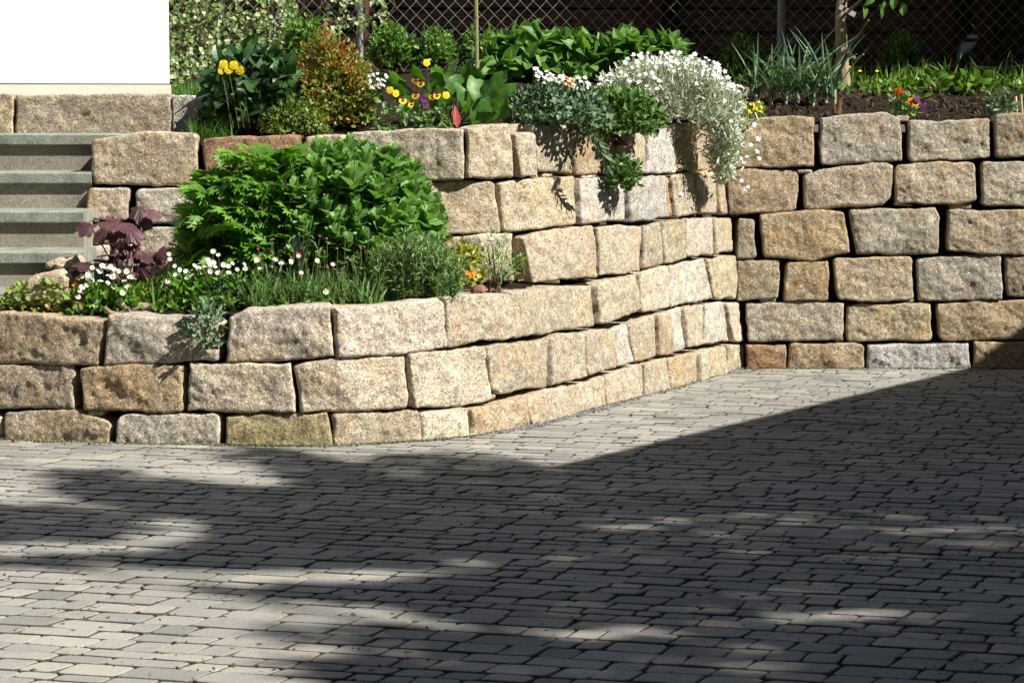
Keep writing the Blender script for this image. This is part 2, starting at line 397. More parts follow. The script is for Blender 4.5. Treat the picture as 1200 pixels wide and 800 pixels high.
# ---- upper wall
wu = empty('retaining_wall', (*pl(400, 10.76), 0.55), 'upper granite block wall behind the lower bed, its courses running back to the inner corner', 'wall')
up = [
 # course 6
 ('t', [(106,164),(130,160),(186,154),(232,156)], [(109,215),(160,217),(231,218)], 0),
 ('r', [(235,163),(290,160),(348,158)], [(240,214),(345,216)], -0.02),
 ('t', [(358,161),(400,157),(404,163)], [(356,213),(404,214)], 0),
 ('p', [(411,154),(470,152),(542,150.5)], [(413,214),(480,214),(545,210)], 0),
 ('t', [(546,152),(570,147),(597,144.5)], [(547,209),(604,209)], 0.0),
 ('p', [(601,157),(625,156)], [(607,208),(628,206)], 0.02),
 ('d', [(599,147),(624,145)], [(600,158),(624,157)], -0.06),
 ('y', [(625,146),(664,147),(668,152),(675,170)], [(629,201),(672,204)], 0),
 ('o', [(677,152),(719,157)], [(677,205),(722,204)], -0.02),
 ('t', [(721,157),(755,154)], [(725,203),(755,202)], 0),
 ('w', [(756,152.5),(770,149),(789,145)], [(756,203),(791,202)], 0),
 ('o', [(790,146),(817,145)], [(792,201),(820,200)], 0),
 ('o', [(820,144),(846,142)], [(823,200),(849,200)], -0.02),
 # course 5
 ('t', [(103,221),(153,219)], [(100,256),(151,259)], 0),
 ('g', [(161,222),(236,219)], [(161,262),(234,263)], 0),
 ('g', [(241,219),(330,218)], [(241,264),(332,266)], 0),
 ('t', [(337,218),(432,217)], [(338,268),(434,272)], 0),
 ('t', [(438,217),(500,215.5),(574,211),(579,215)], [(440,273),(520,275),(585,272)], 0),
 ('t', [(586,214),(620,210),(674,207.5)], [(590,271),(640,267),(677,262)], 0),
 ('w', [(678,210),(700,207.5),(730,207)], [(678,263),(731,257)], 0),
 ('k', [(736,209),(780,205)], [(739,261),(783,255)], 0),
 ('o', [(781,212),(787,206)], [(784,256),(792,256)], -0.015),
 ('y', [(788.5,205.5),(814,201)], [(793,256),(821.5,249)], 0),
 ('t', [(816,203),(838,199)], [(824,250),(842,249)], 0),
 ('t', [(839.5,199),(849,198)], [(843,251),(851,250)], 0),
 # course 4
 ('t', [(100,263),(152,262)], [(102,285),(152,286)], 0),
 ('w', [(100,288),(130,287)], [(99,305),(128,306)], 0),
 ('d', [(133,288),(160,288)], [(132,330),(160,330)], 0),
 ('g', [(163,266),(248,266)], [(163,330),(248,330)], 0),
 ('t', [(253,268),(366,270)], [(253,332),(366,334)], 0),
 ('g', [(371,273),(508,280)], [(371,334),(510,336)], 0),
 ('p', [(515,281),(560,277),(600,273)], [(515,335),(602,329)], 0),
 ('t', [(610,278),(640,270),(694,265)], [(622,330),(660,327),(701,324)], 0),
 ('p', [(697,266),(730,264),(752,266)], [(702,323),(749,318)], 0),
 ('y', [(754,265),(775,260.5)], [(755,316),(779,309)], 0),
 ('y', [(776,260.5),(803.5,258)], [(780,310),(806,303)], 0),
 ('p', [(805,257.5),(836,255)], [(807,301),(838,298)], 0),
 ('y', [(837,256),(859,256)], [(839.5,298),(860,294)], 0),
]
for c, a, b, ps in up:
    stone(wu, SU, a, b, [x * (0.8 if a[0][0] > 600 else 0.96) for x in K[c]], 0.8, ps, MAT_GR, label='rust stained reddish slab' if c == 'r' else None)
backfill(wu, SU, 0.45, 1.17, 1, 12)

# ---- right wall
wr = empty('retaining_wall', (2.0, ZR, 0), 'straight granite block wall across the back right, six rough courses with dark open joints', 'wall')
rt = [
 ('o', [(848,139),(870,138),(955,137)], [(848,197),(954,195)]),
 ('g', [(961,138.5),(990,135),(1040,132.5),(1057,141)], [(962,193),(1000,190),(1057,189.5)]),
 ('g', [(1064,142.5),(1161,139.5)], [(1065,189),(1162,185)]),
 ('d', [(1165,136),(1180,133),(1275,131)], [(1166,185),(1275,185)]),
 ('t', [(1280,132),(1390,132)], [(1280,185),(1392,185)]),
 ('o', [(852,202),(870,198.5),(930,199.5),(937,207)], [(852,252),(935,246)]),
 ('t', [(941,206),(965,197),(1038,189.5),(1047,195)], [(942,245),(1000,243),(1035,241),(1044,232)]),
 ('t', [(1049,195),(1070,191),(1142,190)], [(1049,238),(1090,240),(1145,236)]),
 ('g', [(1150,190),(1265,188)], [(1150,241),(1265,242)]),
 ('d', [(1270,188),(1380,188)], [(1270,242),(1382,242)]),
 ('d', [(862,257),(885,257)], [(862,304),(887,302)]),
 ('o', [(889,253),(925,248),(960,246),(990,248)], [(894,301),(952,305),(996,296)]),
 ('g', [(995,246),(1060,245),(1095,244),(1102,254)], [(1003,298),(1100,297)]),
 ('t', [(1111,247),(1225,244)], [(1110,294),(1170,299),(1225,299)]),
 ('g', [(1230,245),(1340,245)], [(1230,299),(1340,299)]),
 ('d', [(863,306),(915,305)], [(862,352),(912,350)]),
 ('o', [(921,308),(971,305)], [(919,352.5),(970,352)]),
 ('t', [(976,303),(1020,302),(1069,301)], [(981,351),(1040,353),(1071,350)]),
 ('g', [(1074,302),(1175,299)], [(1076,353),(1175,350)]),
 ('d', [(1178,301),(1290,299)], [(1182,347),(1290,349)]),
 ('t', [(1295,300),(1400,300)], [(1295,349),(1400,349)]),
 ('g', [(874,356),(900,355),(990,354.5)], [(877,400),(986,398)]),
 ('t', [(991,359),(1010,356),(1092,354.5)], [(991,400),(1094,399)]),
 ('o', [(1095,357),(1150,353),(1215,351)], [(1102,400),(1215,397)]),
 ('t', [(1219,352),(1340,352)], [(1219,398),(1340,398)]),
 ('r', [(875,404),(922,404)], [(875,433),(922,433)]),
 ('o', [(924,402.5),(1000,403),(1013.5,405)], [(923,436),(1012.5,436)]),
 ('k', [(1016,403.5),(1137,402.5)], [(1016,436),(1139,436)]),
 ('o', [(1141,400.5),(1260,400)], [(1141,436),(1260,436)]),
 ('g', [(1264,401),(1390,401)], [(1264,436),(1390,436)]),
]
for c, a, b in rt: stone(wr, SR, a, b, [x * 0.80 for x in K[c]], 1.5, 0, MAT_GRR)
backfill(wr, SR, -0.02, 1.2, 0, 4)
# small chips wedged in the joints
for S, par, lst in ((SR, wr, [(935,199,952,204),(1050,136,1065,143),(1062,349,1074,354),(892,350,910,355),(978,394,990,400),(1115,238,1140,245),(1050,238,1070,242)]),
                    (SL, wl, [(100,481,119,489),(577,461,586,468),(421,482,428,485),(735,426,741,430),(804,357,812,361)]),
                    (SU, wu, [(628,203,636,208),(639,202,651,208),(687,205,706,209),(642,326,658,332)])):
    for x0, y0, x1, y1 in lst:
        stone(par, S, [(x0, y0), (x1, y0)], [(x0, y1), (x1, y1)], K['d'], 1.0, -0.02, MAT_GRR, depth=0.08, name='wedge_stone')

# ------------------------------------------------------------------ paving and ground
MAT_GROUND = simple_mat('joint_soil', (0.05, 0.044, 0.036), (0.12, 0.105, 0.085), 25, 0.95, 0.6, 0.006)
def grid_sheet(name, xs, ys, hf, mat, kind='structure', label=None, cat=None, mask=None):
    mb = MB(); nx, ny = len(xs), len(ys)
    V = [(x, y, hf(x, y)) for y in ys for x in xs]
    F = []
    for j in range(ny - 1):
        for i in range(nx - 1):
            if mask is None or mask(0.5 * (xs[i] + xs[i + 1]), 0.5 * (ys[j] + ys[j + 1])):
                F.append((j * nx + i, j * nx + i + 1, (j + 1) * nx + i + 1, (j + 1) * nx + i))
    mb.add(V, F); o = mb.build(name, mat, None, smooth=True); tag(o, label, cat, None, kind); return o
grid_sheet('ground', np.linspace(-300, 300, 5), np.linspace(-300, 300, 5), lambda x, y: -0.009, MAT_GROUND, label='dark sandy soil showing in the paving joints', cat='ground')

def paver_mat():
    m, nt, p = newmat('paver_concrete')
    a = N(nt, 'ShaderNodeAttribute', attribute_name='v'); tc = N(nt, 'ShaderNodeTexCoord'); v = tc.outputs['Object']
    col = ramp(nt, a.outputs['Fac'], [(0, (0.185, 0.184, 0.172)), (0.35, (0.245, 0.241, 0.222)), (0.7, (0.28, 0.271, 0.243)), (1, (0.335, 0.313, 0.27))])
    big = noise_tex(nt, v, 1.3, 4, 0.6)
    col = mix(nt, 1.0, col, ramp(nt, big, [(0.32, 0.82), (0.68, 1.1)]), 'MULTIPLY')
    dirt = ramp(nt, noise_tex(nt, v, 3.7, 5, 0.7), [(0.56, 0.0), (0.72, 0.6)])
    col = mix(nt, dirt, col, (0.17, 0.14, 0.10))
    col = mix(nt, 1.0, col, ramp(nt, noise_tex(nt, v, 160, 3, 0.7), [(0.28, 0.72), (0.72, 1.25)]), 'MULTIPLY')
    nt.links.new(col, p.inputs['Base Color']); p.inputs['Roughness'].default_value = 0.8; p.inputs['Specular IOR Level'].default_value = 0.3
    b = bump(nt, None, noise_tex(nt, v, 45, 4, 0.6), 0.35, 0.006)
    bump(nt, p, noise_tex(nt, v, 260, 3, 0.6), 0.4, 0.002, b)
    return m
MAT_PAV = paver_mat()
Lx, Ly = SL['P'][:, 0], SL['P'][:, 1]
def yL(x): return float(np.interp(x, Lx[:15], Ly[:15])) if x < Lx[14] else ZR
def yU(x): return float(np.interp(x, SU['P'][:, 0], SU['P'][:, 1])) if x < 1.15 else ZR
pv = MB(); ang = R_(15.0); E1 = np.array([math.cos(ang), -math.sin(ang)]); E2 = np.array([math.sin(ang), math.cos(ang)])
v_ = 1.0
while v_ < 15.0:
    dpt = random.choice((0.068, 0.080, 0.090, 0.112)) ; u_ = -6 + random.random() * 0.2
    while u_ < 6.5:
        ln = random.choice((0.08, 0.10, 0.12, 0.14, 0.16, 0.20)) * random.uniform(0.93, 1.07)
        c = E1 * (u_ + ln / 2) + E2 * (v_ + dpt / 2)
        x, y = c
        if 4.2 < y < 12.75 and -4.2 < x < 4.6 and y < yL(x) + 0.1 and abs(x) < 0.36 * y + 0.6:
            hl, hd = ln / 2 - random.uniform(0.0012, 0.0035), dpt / 2 - random.uniform(0.0042, 0.0062)
            ch = random.uniform(0.006, 0.014); sk = random.uniform(0.03, 0.27)
            out = [(-hl + ch, -hd), (0, -hd), (hl - ch, -hd), (hl, -hd + ch), (hl, hd - ch), (hl - ch, hd), (0, hd), (-hl + ch, hd), (-hl, hd - ch), (-hl, -hd + ch)]
            out = [(a + b * sk + random.uniform(-.0025, .0025), b + random.uniform(-.002, .002)) for a, b in out]
            z0 = random.uniform(-0.002, 0.002); tx, ty = random.uniform(-.012, .012), random.uniform(-.02, .02)
            rings = []
            for sx, zz in ((0.0045, 0.0), (0.0015, -0.0016), (-0.0005, -0.0045), (-0.001, -0.03)):
                for a, b in out:
                    a2 = a * (1 - sx / hl); b2 = b * (1 - sx / hd); q = c + E1 * a2 + E2 * b2
                    rings.append((q[0], q[1], zz + z0 + tx * a2 + ty * b2))
            n = len(out); F = [tuple(range(n))]
            for k in range(3):
                for i in range(n): F.append((k * n + (i + 1) % n, k * n + i, (k + 1) * n + i, (k + 1) * n + (i + 1) % n))
            pv.add(rings, F, float(np.clip(random.gauss(0.5, 0.28), 0, 1)))
            for k in range(2 * n): pv.M[-1 - k] = 1
        u_ += ln
    v_ += dpt
tag(pv.build('paving', [MAT_PAV, MAT_GROUND]), 'forecourt of narrow tumbled grey concrete setts laid in rows', 'paving', None, 'structure')

# gravel along the foot of the wall and crumbs of moss and litter in the joints
MAT_GRAVEL = attr_mat('gravel', (0.10, 0.10, 0.105), (0.26, 0.25, 0.24), 0.9)
ico = (np.array([(1,0,0),(-1,0,0),(0,1,0),(0,-1,0),(0,0,1),(0,0,-1)], float), [(0,2,4),(2,1,4),(1,3,4),(3,0,4),(2,0,5),(1,2,5),(3,1,5),(0,3,5)])
mb = MB(); P = []
for px0, px1, n, wd in ((575, 720, 900, 0.055), (0, 575, 500, 0.02), (720, 872, 350, 0.025)):
    xs = rng.uniform(px0, px1, n)
    for x in xs:
        f = np.interp(x, [q[0] for q in Lfoot], [q[1] for q in Lfoot]); g = ground(x, f)
        P.append((g[0] + rng.uniform(-.01, wd), g[1] - rng.uniform(-0.03, wd), 0.001))
P = np.array(P); mb.scatter(ico, P, frames(rv(len(P)), rv(len(P))), rng.uniform(0.003, 0.009, (len(P), 3)), rng.random(len(P)))
tag(mb.build('gravel', MAT_GRAVEL), 'thin strip of dark grey gravel along the wall foot', 'gravel', None, 'stuff')

MAT_MOSS = attr_mat('joint_moss', (0.05, 0.065, 0.02), (0.13, 0.14, 0.05), 0.95)
mb = MB(); n = 5200; xs = rng.uniform(-3.2, 3.8, n); ys = rng.uniform(5.2, 12.55, n)
keep = np.array([(yL(a) - 0.03 > b) and noise.noise(Vector((a * 1.6, b * 1.6, 1))) > 0.02 for a, b in zip(xs, ys)]); xs, ys = xs[keep], ys[keep]
fr = (xs * E2[0] + ys * E2[1]); P = np.stack([xs, ys, np.full(len(xs), -0.002)], 1)
Q = np.array([(*(ground(x, np.interp(x, [q[0] for q in Lfoot], [q[1] for q in Lfoot])) - [0, abs(rng.normal()) * .015 + .002]), .001) for x in rng.uniform(-10, 872, 1500)] + [(x, ZR - abs(rng.normal()) * .015 - .01, .001) for x in rng.uniform(1.2, 3.2, 600)])
P = np.concatenate([P, Q])
mb.scatter(ico, P, frames(rv(len(P)), rv(len(P))), rng.uniform(0.003, 0.010, (len(P), 3)) * [1, 1, .6], rng.random(len(P)))
tag(mb.build('moss', MAT_MOSS), 'crumbs of moss and soil caught between the setts', 'moss', None, 'stuff')
mb = MB(); n = 420; P = []
for _ in range(n):
    if rng.random() < .45: g = ground(rng.normal(884, 12), rng.normal(430, 2.5)); P.append((g[0], min(g[1], ZR - .03), .004))
    else:
        g = ground(rng.uniform(0, 1180), rng.uniform(440, 790)); P.append((g[0], g[1], .003))
P = np.array([p for p in P if p[1] < yL(p[0]) - .01]); n = len(P)
lf = blade(2, lambda y: max(.05, .6 * math.sin(math.pi * min(.98, y + .02))), .3, .2)
mb.scatter(lf, P, frames(nrm(rv(n) * [1, 1, .25]), nrm(rv(n) * .4 + [0, 0, 1])), rng.uniform(.008, .026, n), rng.random(n))
tag(mb.build('leaf_litter', attr_mat('dry_leaf', (0.08, 0.045, 0.02), (0.27, 0.17, 0.08), 0.9)), 'dry brown leaf scraps on the paving and in the wall corner', 'litter', None, 'stuff')

# ------------------------------------------------------------------ terraces of soil
def soil_mat():
    m, nt, p = newmat('garden_soil'); tc = N(nt, 'ShaderNodeTexCoord'); v = tc.outputs['Object']
    c = mix(nt, ramp(nt, noise_tex(nt, v, 40, 6, 0.7), [(0.35, 0), (0.7, 1)]), (0.018, 0.013, 0.009), (0.06, 0.041, 0.028))
    nt.links.new(c, p.inputs['Base Color']); p.inputs['Roughness'].default_value = 0.95; p.inputs['Specular IOR Level'].default_value = 0.1
    b = bump(nt, None, noise_tex(nt, v, 30, 6, 0.7), 0.9, 0.04); bump(nt, p, noise_tex(nt, v, 110, 4, 0.7), 0.8, 0.012, b); return m
MAT_SOIL = soil_mat()
def n2(x, y, s, k=0): return noise.noise(Vector((x * s + k, y * s, 3.3 + k)))
def Hlow(x, y): return 0.475 + 0.05 * max(0, min(1, (x + 2) / 2)) + 0.05 * max(0, min(1, (y - yL(x)) / 0.6)) + 0.012 * n2(x, y, 9)
def Hup(x, y):
    d = max(0, y - yU(x) - 0.2); b = np.interp(x, [-0.6, 0.6], [1.175, 1.25])
    return float(b + 0.42 * (1 - math.exp(-d / 2.1)) + 0.02 * n2(x, y, 6) + 0.012 * n2(x, y, 17, 5))
grid_sheet('lower_bed_soil', np.arange(-3.3, 0.62, 0.025), np.arange(9.9, 11.2, 0.025), Hlow, MAT_SOIL, label='dark soil of the lower flower bed', cat='soil',
           mask=lambda x, y: yL(x) + 0.20 < y < (yU(x) + 0.12 if x > -1.8 else 10.35))
grid_sheet('upper_bed_soil', np.arange(-1.78, 6.0, 0.05), np.arange(10.8, 17.6, 0.05), Hup, MAT_SOIL, label='dark mulched soil of the upper garden', cat='soil',
           mask=lambda x, y: y > yU(x) + 0.17 and (x > -1.42 or y > 11.6))
chips = MB(); n = 2600
P = np.stack([rng.uniform(0.9, 4.0, n), rng.uniform(12.85, 14.2, n), np.zeros(n)], 1); P[:, 2] = [Hup(a, b) + 0.006 for a, b, _ in P]
chips.scatter(ico, P, frames(rv(n), rv(n)), np.stack([rng.uniform(.004, .012, n), rng.uniform(.008, .032, n), rng.uniform(.003, .007, n)], 1), rng.random(n) ** 2)
tag(chips.build('bark_mulch', attr_mat('bark', (0.02, 0.014, 0.009), (0.11, 0.075, 0.05), 0.95)), 'crumbly dark bark mulch over the soil behind the right wall', 'mulch', None, 'stuff')

# ------------------------------------------------------------------ stairs, plinth, house
MAT_STEP = simple_mat('green_granite_tread', (0.14, 0.16, 0.125), (0.30, 0.31, 0.26), 9, 0.75, 0.35, 0.003, fine=130)
MAT_RISER = simple_mat('concrete_riser', (0.19, 0.172, 0.135), (0.33, 0.30, 0.24), 4, 0.85, 0.35, 0.003, fine=140)
st = empty('garden_steps', (-2.6, 10.4, 0.4), 'flight of stone steps with greenish granite treads left of the block walls', 'steps')
def slab(mb, x0, x1, y0, y1, z0, z1, ch=0.006):
    prof = [(y0, z0 + ch), (y0, z1 - ch), (y0 + ch, z1), (y1, z1), (y1, z0), (y0 + ch, z0)]
    V = [(x, a, b) for x in (x0, x1) for a, b in prof]; n = len(prof)
    mb.add(V, [(i, (i + 1) % n, n + (i + 1) % n, n + i)[::-1] for i in range(n)] + [tuple(range(n)), tuple(range(2 * n - 1, n - 1, -1))])
steps = [(11.25, 157, -1.55), (10.97, 202, -1.862), (10.69, 247.5, -1.852), (10.41, 295, -1.81), (10.13, 343, -1.85)]
for i, (yy, py, xr) in enumerate(steps):
    z1 = at(0, py, yy)[2]; zb = at(0, steps[i + 1][1], steps[i + 1][0])[2] if i < 4 else z1 - 0.16
    mb = MB(); slab(mb, -4.6, xr, yy, yy + 0.36, z1 - 0.052, z1); mb.build('tread', MAT_STEP, st)
    mb = MB(); mb.box((-4.6, yy + 0.026, zb - 0.05), (xr - 0.004, yy + 0.3, z1 - 0.0525)); mb.build('riser', MAT_RISER, st)
# granite edging blocks above the steps
pn = empty('granite_edging', (-2.2, 11.5, 1.2), 'row of long rough faced granite edging blocks under the white house', 'edging')
SB = dict(P=np.array([(-6., 11.5), (-3., 11.5), (-1.2, 11.5), (0., 11.5)]), N=np.array([(0., 1.)] * 4), h0=1.2)
_b = BAT; BAT = 0.0
for c, x0, x1, amp in (('y', -330, -172, 1.), ('d', -168, 16, 1.), ('d', 18, 200, 1.0), ('k', 201.5, 250, 1.2)):
    stone(pn, SB, [(x0, 111.5), (x1, 111)], [(x0, 160), (x1, 160)], K[c], amp, 0.0, MAT_GRR, depth=0.3, name='edging_block')
BAT = _b
mb = MB(); mb.box((-4.6, 11.56, 1.0), (-1.42, 12.4, 1.385)); mb.build('paving_strip', MAT_RISER, pn)

hs = empty('house', (-1.70, 12.15, 1.38), 'bright white rendered house corner above the granite edging at the top left', 'house')
Mh = Matrix.Translation((-1.672, 12.15, 0)) @ Matrix.Rotation(R_(25), 4, 'Z')
MAT_WHITE = simple_mat('white_render', (0.82, 0.81, 0.79), (0.87, 0.86, 0.84), 60, 0.9, 0.25, 0.003)
MAT_PINK = simple_mat('pale_pink_plinth', (0.56, 0.435, 0.365), (0.61, 0.485, 0.41), 40, 0.9, 0.2, 0.002)
zpl = at(150, 98, 12.1)[2]
mb = MB(); mb.box((-6.0, 0.0, zpl), (0.0, 5, 6.2), M=Mh); mb.build('wall', MAT_WHITE, hs)
mb = MB(); mb.box((-5.99, -0.006, 1.2), (0.006, 4.99, zpl - 0.006), M=Mh); mb.build('plinth', MAT_PINK, hs)
mb = MB(); mb.add([tuple(Mh @ Vector(p)) for p in ((-6.5, -.5, 6.1), (.5, -.5, 6.1), (.5, 5.5, 6.1), (-6.5, 5.5, 6.1), (-6.5, 2.5, 8.4), (.5, 2.5, 8.4))],
   [(0, 1, 5, 4), (3, 4, 5, 2), (0, 4, 3), (1, 2, 5), (0, 3, 2, 1)]); mb.build('roof', simple_mat('red_tiles', (.2, .07, .04), (.28, .1, .06)), hs)

# neighbouring house on the right, outside the picture: its eave throws the straight shadow
ga = ground(640, 548); gb = ground(1130, 432); ev = nrm(gb - ga); EH = 3.4
e0 = np.array([*ga, 0]) + np.array(SUNV) * (EH / SUNV.z); en = np.array([ev[1], -ev[0]])
def hp(a, b, z): q = e0[:2] + ev * a + en * b; return (q[0], q[1], z)
h2 = empty('house', hp(3, 2.5, 0), 'neighbouring house whose straight eave throws the shadow across the paving', 'house')
def prism(name, pts, z0, z1, mat):
    m_ = MB(); n = len(pts); m_.add([hp(*p, z0) for p in pts] + [hp(*p, z1) for p in pts], [tuple(range(n))[::-1], tuple(range(n, 2 * n))] + [(i, (i + 1) % n, n + (i + 1) % n, n + i) for i in range(n)])
    return m_.build(name, mat, h2)
prism('wall', [(0.4, 0.5), (8.6, 0.5), (8.6, 4.5), (0.4, 4.5)], 0, 3.38, MAT_PINK)
m_ = MB(); m_.add([hp(0, 0, EH - .06), hp(9, 0, EH - .06), hp(9, 5, EH - .06), hp(0, 5, EH - .06), hp(0, 0, EH), hp(9, 0, EH), hp(9, 5, EH), hp(0, 5, EH), hp(0, 2.5, EH + 1.2), hp(9, 2.5, EH + 1.2)],
   [(0, 1, 2, 3), (0, 4, 5, 1), (2, 6, 7, 3), (4, 8, 9, 5), (6, 9, 8, 7), (0, 3, 7, 8, 4), (1, 5, 9, 6, 2)]); m_.build('roof', bpy.data.materials['red_tiles'], h2)

h3 = empty('house', (-3, -3, 0), 'unseen house added behind the viewpoint to cut the sky fill', 'house')  # added block behind the camera, dims the sky fill in the shaded areas
MAT_GREYW = simple_mat('grey_render', (.20, .19, .17), (.25, .235, .21), 20, .9, .2)
mb = MB(); mb.box((-12, -9, 0), (7, -1.6, 7.5)); mb.box((-13, -9, 0), (-5.5, 5.5, 6.5)); mb.build('wall', MAT_GREYW, h3)
mb = MB(); mb.add([(-12.4, -9.4, 7.5), (7.4, -9.4, 7.5), (7.4, -1.2, 7.5), (-12.4, -1.2, 7.5), (-12.4, -5.3, 9.6), (7.4, -5.3, 9.6)], [(0, 1, 5, 4), (2, 3, 4, 5), (1, 2, 5), (3, 0, 4), (3, 2, 1, 0)]); mb.build('roof', bpy.data.materials['red_tiles'], h3)

# ------------------------------------------------------------------ shed and fence at the back
MAT_BOARD = simple_mat('dark_stained_boards', (0.018, 0.012, 0.008), (0.12, 0.08, 0.05), 6, 0.85, 0.5, 0.004, stretch=(0.6, 1, 8))
MAT_POSTB = simple_mat('red_brown_post', (0.035, 0.013, 0.008), (0.055, 0.022, 0.013), 8, 0.85, 0.4, 0.004, stretch=(6, 6, 0.6))
sh = empty('timber_shed', (1.0, 16.3, 1.5), 'dark timber shed of horizontal boards behind the wire fence', 'shed')
mb = MB(); z = 1.2; k = 0
while z < 3.0:
    mb.box((-3.2, 16.30 + (k % 2) * 0.02, z), (6.5, 16.36 + (k % 2) * 0.02, z + 0.135)); z += 0.152; k += 1
mb.box((-3.2, 16.45, 1.2), (6.5, 16.5, 3.0)); mb.build('board_wall', MAT_BOARD, sh)
for px in (763, 428, 1105, 1150):
    c = at(px, 50, 16.2); mb = MB(); mb.box((c[0] - 0.065, 16.13, 1.3), (c[0] + 0.065, 16.25, 3.0)); mb.build('post', MAT_POSTB, sh)
mb = MB(); mb.add([(-3.4, 15.25, 2.85), (6.8, 15.25, 2.85), (6.8, 19, 3.4), (-3.4, 19, 3.4), (-3.4, 15.25, 2.93), (6.8, 15.25, 2.93), (6.8, 19, 3.48), (-3.4, 19, 3.48)],
   [(0, 3, 2, 1), (4, 5, 6, 7), (0, 1, 5, 4), (1, 2, 6, 5), (2, 3, 7, 6), (3, 0, 4, 7)]); mb.build('roof', MAT_BOARD, sh)  # deep eave added above the view so the boards stay in shade

MAT_WIRE = simple_mat('galvanised_wire', (0.26, 0.25, 0.23), (0.36, 0.345, 0.32), 20, 0.5, 0, spec=0.5, metal=0.3)
MAT_STEEL = simple_mat('grey_steel_post', (0.17, 0.18, 0.19), (0.25, 0.26, 0.27), 12, 0.5, 0.1, spec=0.5)
YF = 14.95
fn = empty('wire_fence', (0.5, YF, 1.55), 'galvanised diamond mesh wire fence across the back of the garden', 'fence')
mb = MB(); X0, X1, Z0, Z1 = -2.9, 4.2, 1.5, 2.75; dw, dh = 0.078, 0.082
def clipseg(x, sgn):
    pts = []
    zs = np.arange(Z0, Z1 + 1e-6, dh / 2)
    for i, z in enumerate(zs):
        xx = x + sgn * (z - Z0) * dw / dh
        if X0 <= xx <= X1: pts.append((xx + 0.004 * noise.noise(Vector((xx * 3, z * 3, sgn))), YF + (0.004 if i % 2 else -0.004) * sgn, z))
    if len(pts) > 1: mb.tube(pts, 0.0016, 4, cap=False)
x = X0 - 1.3
while x < X1 + 1.3:
    clipseg(x, 1); clipseg(x, -1); x += dw
mb.build('mesh', MAT_WIRE, fn)
for px in (422, 915):
    c = at(px, 50, YF + 0.06); mb = MB(); mb.tube([(c[0], YF + .06, 1.3), (c[0], YF + .06, 2.8)], 0.024 if px > 900 else 0.02, 10); mb.build('post', MAT_STEEL, fn)
a_ = at(326, 22, YF - .1); b_ = at(342, -25, YF); mb = MB(); mb.tube([a_ + (a_ - b_) * 1.2, b_ + (b_ - a_) * 1.5], 0.021, 8); mb.build('brace', MAT_STEEL, fn)
mb = MB(); c = at(430, 60, YF - .02); mb.box((c[0] - .012, YF - .03, 1.35), (c[0] + .012, YF - .012, 2.7)); mb.build('tension_bar', simple_mat('rusty_bar', (.09, .04, .025), (.14, .07, .045)), fn)
bn = at(1130, 78, 15.6); bk = empty('storage_bin', (bn[0], 15.6, bn[2] - .1), 'blue grey plastic bin standing in deep shade behind the fence', 'bin')
mb = MB(); mb.add([(bn[0] + sx * wx, 15.6 + sy * wx, zz) for zz, wx in ((1.5, .05), (bn[2] + .17, .06)) for sx, sy in ((-1, -1), (1, -1), (1, 1), (-1, 1))],
  [(0, 3, 2, 1), (4, 5, 6, 7), (0, 1, 5, 4), (1, 2, 6, 5), (2, 3, 7, 6), (3, 0, 4, 7)]); MAT_BIN = simple_mat('blue_grey_plastic', (.012, .016, .02), (.018, .022, .027), 9, .5, 0); mb.build('body', MAT_BIN, bk)
mb = MB(); mb.box((bn[0] - .07, 15.53, bn[2] + .172), (bn[0] + .07, 15.67, bn[2] + .195)); mb.build('lid', MAT_BIN, bk)

# ------------------------------------------------------------------ leaf templates
oval = lambda r: (lambda y: max(0.02, r * math.sin(math.pi * min(1, y * 0.97 + 0.03)) ** 0.75))
obov = lambda r: (lambda y: max(0.03, r * (math.sin(math.pi * y ** 1.5) ** 0.8 if 0 < y < 1 else 0.03)))
lanc = lambda r: (lambda y: max(0.01, r * (math.sin(math.pi * y ** 0.75) if 0 < y < 1 else 0.01)))
strap = lambda r: (lambda y: r * (1 - y ** 3) * (0.8 + 0.2 * y) + 0.002)
def wavy(t):
    V, F = t; V = V.copy(); e = np.abs(V[:, 0]) > 1e-3
    V[e, 2] += 0.045 * np.sin(V[e, 1] * 14 + np.sign(V[e, 0])); return V, F
T = dict(
 tiny=[blade(2, oval(0.62), 0.35, c) for c in (0.0, 0.2)], small=[blade(3, oval(0.55), 0.35, c) for c in (0.05, 0.25, -0.1)],
 round=[blade(3, oval(0.85), 0.3, c) for c in (0.1, 0.25)], ovate=[blade(5, oval(0.6), 0.35, c) for c in (0.1, 0.3, 0.5)],
 big=[wavy(blade(8, oval(0.72), 0.3, c)) for c in (0.1, 0.35, -0.12)], obov=[blade(4, obov(0.5), 0.35, c) for c in (0.0, 0.18, -0.1)],
 needle=[blade(1, lambda y: 0.16, 0.2, 0.0), blade(2, lanc(0.16), 0.2, 0.15)], lance=[blade(4, lanc(0.24), 0.3, c) for c in (0.1, 0.35)],
 strap=[blade(8, strap(0.032), 0.5, c) for c in (0.05, 0.2, 0.45, 0.8)], leek=[blade(9, strap(0.055), 0.7, c) for c in (0.03, 0.15, 0.4, 0.75)],
)
